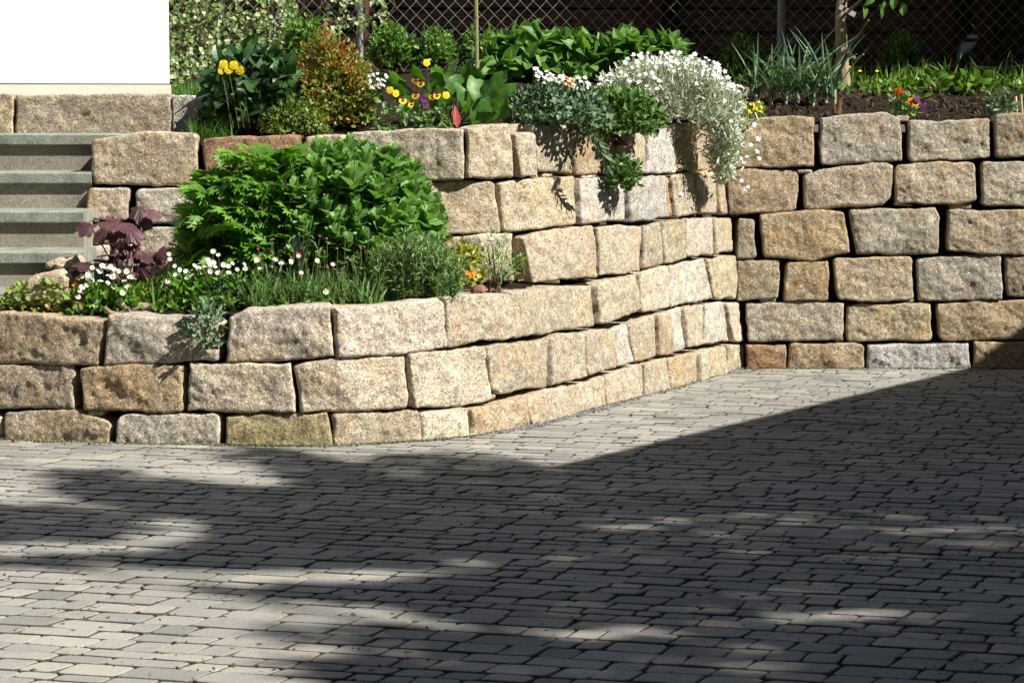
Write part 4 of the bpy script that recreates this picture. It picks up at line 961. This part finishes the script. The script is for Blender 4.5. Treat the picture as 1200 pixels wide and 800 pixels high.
mb.build('trunk', attr_mat('pale_bark', (.20, .15, .10), (.34, .27, .19), .9, .8, 60), tr)
mb = MB()
tv = [at(x, y, 13.8) for x, y in ((1031, 6), (1058, 3), (1036, 2), (1012, 6), (1048, -4), (1024, -6))]
P = np.array(tv); put(mb, 'ovate', P, nrm(rng.normal(size=P.shape) * .3 + [0, -.2, -1]), nrm(rng.normal(size=P.shape) * .4 + [.3, -1, .2]), np.full(len(P), .075), rng.random(len(P)))
P, D = shell(1500, at(990, -130, 14.0), (.75, .6, .42), -.9, .3, .3, 1); put(mb, 'ovate', P, nrm(D + rng.normal(size=P.shape) * .7), rv(len(P)), rng.uniform(.05, .085, len(P)), rng.random(len(P)))
mb.build('crown', LM['hyd'], tr)
mb = MB(); c = at(993, 13, 13.94); Mt = Matrix.Translation(c) @ Matrix.Rotation(R_(28), 4, 'Y'); mb.box((-.05, -.004, -.014), (.05, .004, .014), M=Mt); mb.build('label_strip', simple_mat('weathered_plastic', (.35, .32, .27), (.45, .42, .36)), tr)
gt = empty('added_shade_tree', (4.9, 14.2, 1.4), 'unseen tree added beyond the top right corner to shade the fence', 'tree')  # added out of view to keep sun off the right end of the fence
mb = MB(); P, D = shell(8500, (4.2, 14.15, 3.3), (2.6, .75, .85), -1, .2, .3, 5); put(mb, 'ovate', P, rv(len(P)), rv(len(P)), rng.uniform(.07, .11, len(P)), rng.random(len(P))); mb.build('crown', LM['hyd'], gt)
mb = MB(); mb.tube([(4.9, 14.2, 1.3), (4.8, 14.15, 2.4), (4.3, 14.1, 3.3)], [.09, .07, .03], 9); mb.tube([(4.8, 14.15, 2.5), (4.0, 14.1, 3.2), (2.8, 14.05, 3.4)], [.05, .035, .01], 7); mb.build('trunk', MAT_WOODY, gt)
mb = MB(); n = 3000; xs = rng.uniform(1.75, 3.6, n); ys = rng.normal(14.15, .18, n); P = np.stack([xs, ys, [Hup(a, b) for a, b in zip(xs, ys)]], 1)
put(mb, 'small', P, nrm(rng.normal(size=(n, 3)) * [1, 1, .4] + [0, 0, .8]), nrm(rng.normal(size=(n, 3)) * .6 + [0, -.3, 1]), rng.uniform(.025, .065, n), rng.random(n))
n = 700; xs = rng.uniform(1.0, 3.6, n); ys = rng.normal(14.25, .16, n); P = np.stack([xs, ys, [Hup(a, b) for a, b in zip(xs, ys)]], 1)
put(mb, 'strap', P, nrm(rng.normal(size=(n, 3)) * [.5, .5, .1] + [0, 0, 1]), rv(n), rng.uniform(.06, .16, n), rng.random(n), asp=2.2)
tag(mb.build('weeds', LM['weed']), 'low green weeds and grass along the fence right of the tree', 'weeds', None, 'stuff')
GD = 'dandelions along the fence'
for x, y, lab in ((995, 79, 'dandelion beside the young tree trunk'), (1028, 84, 'dandelion in the weeds right of the trunk'), (1008, 84, 'dandelion low in the grass between two others')):
    b = at(x, 100, 14.0); root = empty('dandelion', b, lab, 'flower', GD); sb = MB(); flower(root, ME['yel'], at(x, y, 14.0), (0, -.5, 1), .013, b, sb); sb.build('flower_stem', MAT_STEM, root)
for px, pyb, pyt, hw, lab in ((1092, 112, 80, 26, 'large leaved green weed at the back of the mulch'), (1140, 112, 84, 24, 'shaded weed clump left of the wooden stakes'), (1128, 128, 100, 22, 'low dim weed on the mulch behind the right wall')):
    shrub('broad_weed', lab, 'weed', px, pyb, pyt, hw * .8, 13.7, 'ovate', LM['weed'], 40, .06, .7, .5, inner=.3, stems=4)
ob = at(1062, 137, 12.85); on = empty('pansy', ob, 'small orange pansy plant sitting on the right wall top', 'flowers'); mb = MB(); n = 170
P = np.array([at(rng.normal(1062, 9), rng.uniform(112, 137), 12.85 + rng.uniform(-.08, .06)) for _ in range(n)]); put(mb, 'small', P, nrm(rng.normal(size=(n, 3)) + [0, 0, .7]), nrm(rng.normal(size=(n, 3)) * .5 + [0, -.5, 1]), rng.uniform(.022, .04, n), rng.random(n)); mb.build('foliage', LM['cush'], on)
for x, y, me in ((1053, 107, 'orange'), (1056, 110, 'orange'), (1067, 119, 'orange'), (1073, 121, 'orange'), (1075, 117, 'purple'), (1082, 126, 'purple')): flower(on, ME[me], at(x, y, 12.74), nrm(np.array([0.2, -1, 0.1]) + rng.normal(size=3) * .2), .021)
shrub('stonecrop', 'blue green rosette plant on the right wall beside the stakes', 'plant', 1172, 140, 110, 17, 12.85, 'obov', LM['blue'], 110, .045, .8, .5, inner=.35, stems=4)
GS = 'short wooden stakes at the right edge'
for x, yt, lab in ((1177, 102, 'thin pale stake leaning beside the blue green rosette'), (1190, 113, 'cut stake stub left of the others'), (1196, 111, 'pinkish cut stake at the picture edge'), (1202, 114, 'outermost cut stake stub')):
    a = at(x + 2, 138, 12.95); root = empty('wooden_stake', a, lab, 'stake', GS); mb = MB(); mb.tube([a, at(x, yt, 12.95)], .009 if x > 1180 else .006, 6, rng.random()); mb.build('stick', attr_mat('cut_wood', (.35, .25, .16), (.5, .4, .28)), root)
rs = empty('dry_stalk', at(983, 132, 12.95), 'tuft of dry brown stalks at the wall edge by the tree', 'plant'); mb = MB()
for k in range(7): a = at(983 + rng.normal() * 2, 133, 12.95); mb.tube([a, a + np.array([rng.normal() * .02, 0, rng.uniform(.04, .075)])], .004, 5, rng.random())
mb.build('stalks', attr_mat('dry_brown', (.16, .08, .035), (.28, .16, .08)), rs)

# ------------------------------------------------------------------ lower bed
# geranium with deeply cut leaves
def cut_leaf_plant():
    b = at(304, 345, 10.5); root = empty('cranesbill', b, 'big mound of deeply cut bright green cranesbill leaves in the lower bed', 'plant'); mb = MB(); sb = MB()
    P, D = shell(820, b + [.035, -.02, .2], (.40, .26, .425), -.45, .42, .10, 9)
    d = nrm(D * [1, 1, .35] + [0, -.25, .05] + rng.normal(size=P.shape) * .45); u = nrm(D * .5 + [.1, -.35, .9] + rng.normal(size=P.shape) * .3)
    put(mb, 'palm', P, d, u, rng.uniform(.06, .10, len(P)), np.clip(rng.normal(.5, .25, len(P)), 0, 1))
    for k in range(0, len(P), 12): sb.tube([b + rng.normal(size=3) * [.04, .04, 0], (b + P[k]) / 2 + [0, 0, .05], P[k]], .0028, 5, rng.random())
    mb.build('foliage', LM['ger'], root); sb.build('stem', MAT_STEM, root)
cut_leaf_plant()
# fleshy stonecrop
def fleshy():
    b = at(435, 345, 10.5); root = empty('stonecrop', b, 'large fleshy grey green stonecrop filling the middle of the lower bed', 'plant'); mb = MB(); sb = MB()
    P, D = shell(310, b + [-.055, -.03, .18], (.375, .28, .425), -.4, .6, .07, 4)
    for p, dd in zip(P, D):
        ax = nrm(dd * .55 + np.array([0, -.1, .8])); L = rng.uniform(.07, .14); n = 17; t = np.linspace(0, 1, n); ph = t * n * 2.4
        side = nrm(np.cross(ax, [0.3, .2, .7])); s2 = np.cross(ax, side)
        o = side * np.cos(ph)[:, None] + s2 * np.sin(ph)[:, None]; opn = (1.25 - t)[:, None]
        put(mb, 'obov', p - ax * L * .6 + ax * (L * t)[:, None], nrm(o * opn + ax * (.35 + .9 * t[:, None])), nrm(ax - o * .3), np.interp(t, [0, .5, 1], [.08, .08, .052]) * rng.uniform(.85, 1.15, n), np.clip(.3 + .4 * t + rng.normal(size=n) * .15, 0, 1), asp=1.45)
        sb.tube([b + (p - b) * [.35, .35, 0], (b + p) / 2, p], .0045, 5, rng.random())
    mb.build('foliage', LM['sed'], root); sb.build('stem', MAT_STEM, root)
fleshy()
# heuchera
def heuchera():
    b = at(148, 338, 10.3); root = empty('coral_bells', b, 'dark purple coral bells with broad ruffled leaves before the steps', 'plant'); mb = MB(); sb = MB()
    for x, y, s_ in ((112, 262, .11), (100, 268, .08), (132, 268, .13), (147, 264, .11), (165, 250, .10), (180, 250, .08), (157, 275, .09), (128, 298, .11), (152, 298, .12), (170, 300, .11), (185, 302, .10), (100, 310, .11), (92, 315, .08), (140, 285, .07), (150, 318, .10), (165, 318, .09), (118, 275, .09), (172, 262, .07), (140, 312, .1), (190, 296, .07)):
        p = at(x, y, 10.22 + rng.uniform(-.1, .1)); s_ *= .8; d = nrm(np.array([(x - 145) / 45, -.45, -.25]) + rng.normal(size=3) * .3)
        put(mb, 'heart', (p - d * s_ * .45)[None], d[None], nrm(np.array([[0, -.6, .8]]) + rng.normal(size=(1, 3)) * .3), np.array([s_]), np.array([rng.random()]))
        sb.tube([b + rng.normal(size=3) * [.02, .02, 0], (b + p) / 2 + [0, 0, .03], p - d * s_ * .45], .003, 5, rng.random())
    mb.build('foliage', LM['heu'], root, smooth=True); sb.build('stem', attr_mat('red_stem', (.12, .04, .03), (.2, .08, .06)), root)
heuchera()
def tuft_flowers(name, label, cat, b, foliage, fmat_, fn, size, flowers, me, fs, fdepth):
    root = empty(name, b, label, cat); mb = MB(); x0, y0, x1, y1 = foliage
    P = np.array([at(rng.uniform(x0, x1), rng.uniform(y0, y1), b[1] + rng.uniform(-.12, .12)) for _ in range(fn)])
    put(mb, 'small', P, nrm(rng.normal(size=P.shape) * .8 + [0, -.1, .9]), nrm(rng.normal(size=P.shape) * .5 + [0, -.7, .7]), size * rng.uniform(.6, 1.3, fn), rng.random(fn)); mb.build('foliage', fmat_, root)
    sb = MB()
    for x, y, m in flowers: flower(root, ME[m], at(x, y, fdepth + rng.uniform(-.04, .04)), to_cam(0, .55, .4), fs * rng.uniform(.8, 1.15), at(x + rng.normal() * 4, y1, b[1]), sb)
    sb.build('flower_stem', MAT_STEM, root); return root
da = [(108,314),(114,316),(118,318),(103,323),(96,324),(107,329),(101,335),(96,337),(125,312),(130,313),(134,316),(127,323),(132,325),(136,320),(126,332),(133,337),(93,341),(86,346),(118,330),(149,318),(152,325),(156,324),(146,330),(150,336),(144,343),(112,358),(92,362),(91,348),(120,312),(139,318)]
tuft_flowers('daisies', 'white double daisies with bright leaves beside the purple coral bells', 'flowers', at(120, 372, 10.2), (80, 338, 165, 374), LM['dais'], 620, .038, [(x, y, 'daisy') for x, y in da], 'daisy', .0125, 10.1)
db = [(198,298),(199,304),(205,312),(210,316),(218,318),(226,323),(233,315),(235,316),(240,313),(245,310),(250,295),(256,299),(228,312),(238,320),(247,318),(252,313),(256,320),(262,310),(268,312),(272,309),(278,316),(286,310),(288,315),(277,326),(268,320),(262,325),(244,305),(250,308),(206,322),(220,326),(301,305),(322,305),(330,309),(341,307),(305,315),(318,312),(196,330),(372,305)]
tuft_flowers('daisies', 'long drift of small white daisies in front of the cranesbill', 'flowers', at(245, 365, 10.2), (198, 322, 300, 366), LM['dais'], 420, .034, [(x, y, 'daisy' if k % 5 else 'cream') for k, (x, y) in enumerate(db)], 'daisy', .0115, 10.12)
mg = empty('marigold', at(88, 350, 10.18), 'single orange flower left of the white double daisies', 'flower'); sb = MB()
for x, y in ((88, 333),): flower(mg, ME['marig'], at(x, y, 10.12), to_cam(0, .3, .2), .015, at(88, 352, 10.18), sb)
sb.build('flower_stem', MAT_STEM, mg)
# creeping ground cover
mb = MB(); n = 3400; P = np.array([at(rng.uniform(-40, 92), rng.uniform(326, 371), 1) for _ in range(1)])
xs = rng.uniform(-2.35, -1.72, n); ys = rng.uniform(10.1, 10.34, n) ; P = np.stack([xs, ys, [Hlow(a, b) + rng.uniform(0, .145) * (0.6 + .4 * math.sin(a * 9)) for a, b in zip(xs, ys)]], 1)
put(mb, 'round', P, nrm(rng.normal(size=(n, 3)) + [0, -.2, .3]), nrm(rng.normal(size=(n, 3)) * .6 + [0, -.7, 1]), rng.uniform(.016, .032, n), rng.random(n))
tag(mb.build('creeping_foliage', LM['creep']), 'creeping red tinged ground cover at the left end of the lower bed', 'ground cover', None, 'stuff')
shrub('groundcover_plant', 'low yellow green plant between the double daisies and the driftwood', 'plant', 182, 372, 328, 30, 10.3, 'tiny', LM['lime'], 520, .03, .6, .5, vfun=lambda P, D, h: rng.random(len(P)) * .45, bumpy=.2, stems=4)
shrub('rue_plant', 'blue green finely leaved clump above the wall joint', 'plant', 262, 378, 322, 42, 10.2, 'tiny', LM['blue'], 1200, .026, .7, .5, bumpy=.2, inner=.3, stems=8)
shrub('stonecrop', 'pale blue green rosette hanging over the front wall edge', 'plant', 238, 398, 358, 21, 9.88, 'obov', LM['blue'], 170, .04, .8, .2, inner=.3, stems=0, lo=-.9)
mb = MB(); root = empty('daffodil_leaves', at(186, 374, 10.1), 'single upright tuft of strap leaves behind the driftwood', 'plant'); n = 9; b = at(186, 374, 10.1)
put(mb, 'leek', b + rng.normal(size=(n, 3)) * [.008, .008, 0], nrm(rng.normal(size=(n, 3)) * [.25, .25, .1] + [0, 0, 1]), rv(n), rng.uniform(.08, .19, n), rng.random(n), asp=1.6); mb.build('leaves', LM['thr'], root)
mb = MB(); n = 1500; xs = rng.uniform(-1.75, -0.25, n); P = np.array([(x, yL(x) + rng.uniform(.20, .42), 0) for x in xs]); P[:, 2] = [Hlow(a, b) + rng.uniform(0, .05) for a, b, _ in P]
keep = np.array([n2(a, b, 7, 2) > -0.25 for a, b, _ in P]); P = P[keep]; n = len(P)
put(mb, 'small', P, nrm(rng.normal(size=(n, 3)) * .8 + [0, -.4, .6]), nrm(rng.normal(size=(n, 3)) * .5 + [0, -.5, 1]), rng.uniform(.018, .042, n), rng.random(n))
tag(mb.build('low_foliage', LM['weed']), 'low mixed green leaves along the soil edge of the front wall', 'ground cover', None, 'stuff')
# driftwood
dw_ = empty('driftwood', at(155, 370, 10.12), 'weathered forked piece of driftwood lying on the wall top', 'driftwood'); mb = MB()
mb.tube([at(x, y, 10.1) for x, y in ((135, 352), (143, 357), (150, 363), (160, 360), (172, 359), (181, 361))], [.009, .014, .020, .021, .017, .010], 8, .6)
mb.tube([at(x, y, 10.04) for x, y in ((152, 364), (140, 369), (130, 367), (122, 360))], [.015, .013, .011, .007], 8, .4)
mb.build('wood', attr_mat('weathered_wood', (.22, .16, .11), (.36, .28, .21), .9, .8, 40), dw_, smooth=True)
# thrift
tb = at(365, 366, 10.2); th = empty('thrift', tb, 'grassy thrift clump with pinkish buds on thin stems at the wall edge', 'plant'); mb = MB(); sb = MB(); n = 1500
xs = rng.uniform(292, 440, n); P = np.array([at(x, 366, 10.05 + rng.uniform(0, .28)) for x in xs]); P[:, 2] = [Hlow(a, b) for a, b, _ in P]
put(mb, 'strap', P, nrm(rng.normal(size=(n, 3)) * [.28, .22, .1] + [0, -.05, 1]), rv(n), rng.uniform(.06, .165, n), rng.random(n), asp=1.9)
for x, y, L in ((322, 330, .12), (345, 352, .1), (398, 352, .14), (372, 355, .1), (357, 345, .13)):
    p = at(x, y + 14, 10.05); put(mb, 'leek', p[None], nrm(np.array([[rng.normal() * .5, -.3, 1]])), np.array([[0, -1, .2]]), np.array([L]), np.array([.8]), asp=2.5)
mb.build('leaves', LM['thr'], th)
for k in range(58):
    x = rng.uniform(300, 445); y = rng.uniform(278, 318); flower(th, ME['bud'], at(x, y, 10.15 + rng.uniform(-.1, .1)), (rng.normal() * .2, -.2, 1), .0085, at(x + rng.normal() * 5, 362, 10.15), sb, name='flower_bud')
for x, y in ((350, 297), (352, 299), (303, 292), (397, 320)): flower(th, ME['mag'], at(x, y, 10.05), to_cam(0, .5, .3), .012 if x > 340 and x < 360 else .008, at(x, 358, 10.1), sb)
for x, y in ((382, 342), (350, 300), (341, 306), (372, 306), (390, 310), (353, 320)): flower(th, ME['cream'], at(x, y, 10.02), to_cam(0, .3, .2), .0135 if y > 340 else .010, at(x, 362, 10.1), sb)
sb.build('flower_stem', MAT_STEM, th)
oh = empty('wild_onion', at(352, 322, 10.2), 'drooping grey green onion leaves in front of the fleshy stonecrop', 'plant'); mb = MB()
for e in ((338, 285), (343, 280), (350, 275), (360, 270), (368, 280), (372, 292), (333, 292)):
    a = at(352, 325, 10.15); c = at((352 + e[0]) / 2, 262, 10.08); q = at(*e, 10.0); tt = np.linspace(0, 1, 7)[:, None]
    mb.tube(a * (1 - tt) ** 2 + 2 * c * tt * (1 - tt) + q * tt ** 2, [.004] * 5 + [.003, .0015], 5, rng.random())
mb.build('leaves', LM['blue'], oh)
# lavender
def lavender():
    b = at(478, 366, 10.25); root = empty('lavender', b, 'feathery grey green lavender bush at the right end of the lower bed', 'plant'); mb = MB(); sb = MB()
    for k in range(330):
        x = rng.uniform(422, 528); p0 = at(x, 362 - (x - 428) * .1, 10.25 + rng.uniform(-.15, .15)); top = at(x + rng.normal() * 8 + (x - 478) * .12, np.interp(x, [428, 470, 500, 530], [300, 268, 272, 300]) + abs(rng.normal()) * 26, p0[1] - .04)
        n = 38; t = rng.uniform(.1, 1, n); P = p0 + (top - p0) * t[:, None]; ax = nrm(top - p0)
        put(mb, 'needle', P, nrm(rng.normal(size=(n, 3)) * .8 + ax * .9), rv(n), rng.uniform(.018, .034, n), np.clip(t * .6 + rng.normal(size=n) * .2, 0, 1), asp=1.1)
        sb.tube([p0, top], .0014, 4, rng.random())
    mb.build('foliage', LM['lav'], root); sb.build('stem', MAT_STEM, root)
lavender()
gd = shrub('golden_oregano', 'yellow leaved plant with an orange flower beside the lavender', 'plant', 540, 344, 284, 28, 10.45, 'round', LM['gold'], 380, .03, .7, .4, inner=.35, stems=6)
for x, y in ((548, 320), (552, 322), (556, 321)): flower(gd, ME['marig'], at(x, y, 10.3), to_cam(0, .2, .2), .011)
shrub('wispy_herb', 'wispy green herb against the upper wall blocks', 'plant', 582, 342, 276, 24, 10.5, 'needle', LM['lav'], 520, .026, .7, .5, inner=.2, stems=14, bumpy=.3)
shrub('wall_seedling', 'tiny green seedling in the dark gap of the wall', 'plant', 607, 322, 300, 9, 10.75, 'tiny', LM['weed'], 24, .03, .7, .4, stems=4)
mb = MB(); c = at(561, 340, 10.32); V, F = [], []
for j in range(7):
    for i in range(12):
        th_, ph_ = math.pi * j / 6, 2 * math.pi * i / 12; q = Vector((math.sin(th_) * math.cos(ph_) * .034, math.sin(th_) * math.sin(ph_) * .03, math.cos(th_) * .026)); q += noise.noise_vector(q * 40) * .006; V.append(tuple(np.array(q) + c))
F = [(j * 12 + i, (j + 1) * 12 + i, (j + 1) * 12 + (i + 1) % 12, j * 12 + (i + 1) % 12) for j in range(6) for i in range(12)]
mb.add(V, F); tag(mb.build('pebble', simple_mat('red_brown_stone', (.15, .075, .055), (.24, .13, .10), 30, .8), None, origin=c), 'reddish brown stone on the soil below the orange flower', 'stone')
# loose stones at the foot of the steps
SF = dict(P=np.array([(-4., 10.12), (-2., 10.12), (-1.0, 10.12), (0., 10.12)]), N=np.array([(0., 1.)] * 4), h0=.6)
for a, b_, lab in (([(30, 328), (46, 319), (68, 317), (82, 326)], [(28, 350), (81, 350)], 'rounded tan boulder at the foot of the steps'), ([(52, 309), (66, 302), (92, 300)], [(52, 318), (95, 318)], 'flat tan rock lying behind the boulder by the steps')):
    rt_ = empty('boulder', (*at(*a[0], 10.15 if 'flat' in lab else 10.0)[:2], .52), lab, 'rock')
    stone(rt_, SF if 'flat' not in lab else dict(SF, P=SF['P'] + [0, .15]), a, b_, K['t'], 1.2, 0, MAT_GRR, depth=.16, name='rock')

# ------------------------------------------------------------------ tall tree out of the picture on the right: dapples the paving
def in_poly(x, y, P):
    r = False; j = len(P) - 1
    for i in range(len(P)):
        if (P[i][1] > y) != (P[j][1] > y) and x < (P[j][0] - P[i][0]) * (y - P[i][1]) / (P[j][1] - P[i][1]) + P[i][0]: r = not r
        j = i
    return r
SHADE = [  # (outline on the paving as seen in the picture, density of the foliage that casts it)
 ([(55,553),(130,548),(200,562),(330,575),(345,562),(300,545),(240,530),(330,523),(400,541),(450,534),(540,529),(650,548),(1250,555),(1250,600),(900,598),(640,605),(600,640),(480,664),(300,666),(200,650),(250,630),(240,612),(150,600),(80,580)], .9),
 ([(-60,592),(80,590),(150,602),(180,622),(120,632),(-60,634)], .7),
 ([(-60,652),(100,648),(200,648),(300,666),(60,664),(-60,661)], .6),
 ([(600,600),(1250,598),(1250,672),(560,674)], .55),
 ([(235,690),(300,690),(480,680),(640,668),(1250,672),(1250,714),(900,712),(640,708),(520,712),(430,708),(330,700)], .9),
 ([(480,710),(900,712),(900,735),(560,735)], .5),
 ([(300,742),(380,735),(500,735),(620,745),(700,752),(860,735),(1250,712),(1250,782),(860,772),(720,765),(560,768),(420,760)], .8),
 ([(560,765),(860,770),(860,790),(640,790)], .45),
 ([(330,775),(420,768),(560,775),(640,790),(860,785),(1250,775),(1250,860),(300,860),(380,800)], .9),
]
base = np.array([8.2, 1.2, 0]); bt = empty('tall_tree', base, 'tall leafy tree whose crown dapples the paving with shade', 'tree')
mb = MB(); PP = []; DN = []
for poly, den in SHADE:
    xs = [p[0] for p in poly]; ysx = [p[1] for p in poly]
    area = 0.5 * abs(sum(ground(*poly[i])[0] * ground(*poly[(i + 1) % len(poly)])[1] - ground(*poly[(i + 1) % len(poly)])[0] * ground(*poly[i])[1] for i in range(len(poly))))
    want = int(area * 1700 * den); k = 0; tries = 0
    while k < want and tries < want * 30:
        tries += 1; x, y = rng.uniform(min(xs), max(xs)), rng.uniform(min(ysx), max(ysx))
        if not in_poly(x, y, poly): continue
        g = ground(x, y)
        if rng.random() > 1.0 / (g[1] * g[1]) * 60: continue
        if den < .5 and noise.noise(Vector((g[0] * 3.5, g[1] * 6, 9))) > 0.25: continue
        H = 8.2 + 2.2 * noise.noise(Vector((g[0] * .9, g[1] * .9, 4))) + rng.normal() * .4
        PP.append(np.array([g[0], g[1], 0]) + np.array(SUNV) * (H / SUNV.z)); k += 1
P = np.array(PP); n = len(P)
put(mb, 'ovate', P, rv(n), nrm(rv(n) * .7 + np.array(SUNV) * .8), rng.uniform(.07, .12, n), rng.random(n))
P2, D2 = shell(2500, (9.6, 1.4, 10.5), (2.4, 2.0, 2.2), -1, .4, .3, 2); k = np.array([(p - np.array(SUNV) * (p[2] / SUNV.z)) for p in P2]); keep = (k[:, 0] > k[:, 1] * .215 + .2) | (k[:, 1] < 5)
P2 = P2[keep]; put(mb, 'ovate', P2, rv(len(P2)), rv(len(P2)), rng.uniform(.08, .13, len(P2)), rng.random(len(P2)))
mb.build('crown', LM['tree'], bt)
sb = MB(); sb.tube([base, base + [.1, .1, 3], base + [.3, .2, 6.5], base + [.6, .4, 9.5]], [.22, .18, .13, .06], 12)
for k in range(14):
    q = P[rng.integers(len(P))]; s0 = base + [.2, .15, rng.uniform(4.5, 8)]; sb.tube([s0, (s0 + q) / 2 + [0, 0, .3], q], [.05, .03, .008], 7)
sb.build('trunk', MAT_WOODY, bt)
base2 = np.array([-3.6, -0.7, 0]); b2 = empty('tall_tree', base2, 'unseen tree added over the viewpoint to block skylight from the forecourt', 'tree')  # added canopy that blocks overhead sky; leaves whose shadows reach the view are dropped
P3 = np.stack([rng.uniform(-5, 9, 15000), rng.uniform(-3, 6.2, 15000), rng.normal(10.2, .7, 15000)], 1); P3 = np.array([p for p in P3 if (lambda k: k[1] < 3.5 or k[0] < -3.6 - .2 * max(0, k[1] - 8))(p - np.array(SUNV) * (p[2] / SUNV.z))]); nn = len(P3); mb2 = MB(); put(mb2, 'ovate', P3, rv(nn), nrm(rv(nn) + [0, 0, .8]), rng.uniform(.14, .24, nn), rng.random(nn))
mb2.build('crown', LM['tree'], b2)
sb = MB(); sb.tube([base2, base2 + [0, 0, 4], base2 + [.3, .1, 9.5]], [.25, .2, .1], 12)
for q in ((3., 0., 10.2), (-1., 3., 10.4), (0., -2., 10.), (-4., 4., 10.2), (6., 1., 10.3)): sb.tube([base2 + [.2, 0, 7.5], (base2 + [.2, 0, 7.5] + np.array(q)) / 2 + [0, 0, .8], q], [.1, .06, .015], 7)
sb.build('trunk', MAT_WOODY, b2)
print('SCRIPT DONE', len(bpy.data.objects))
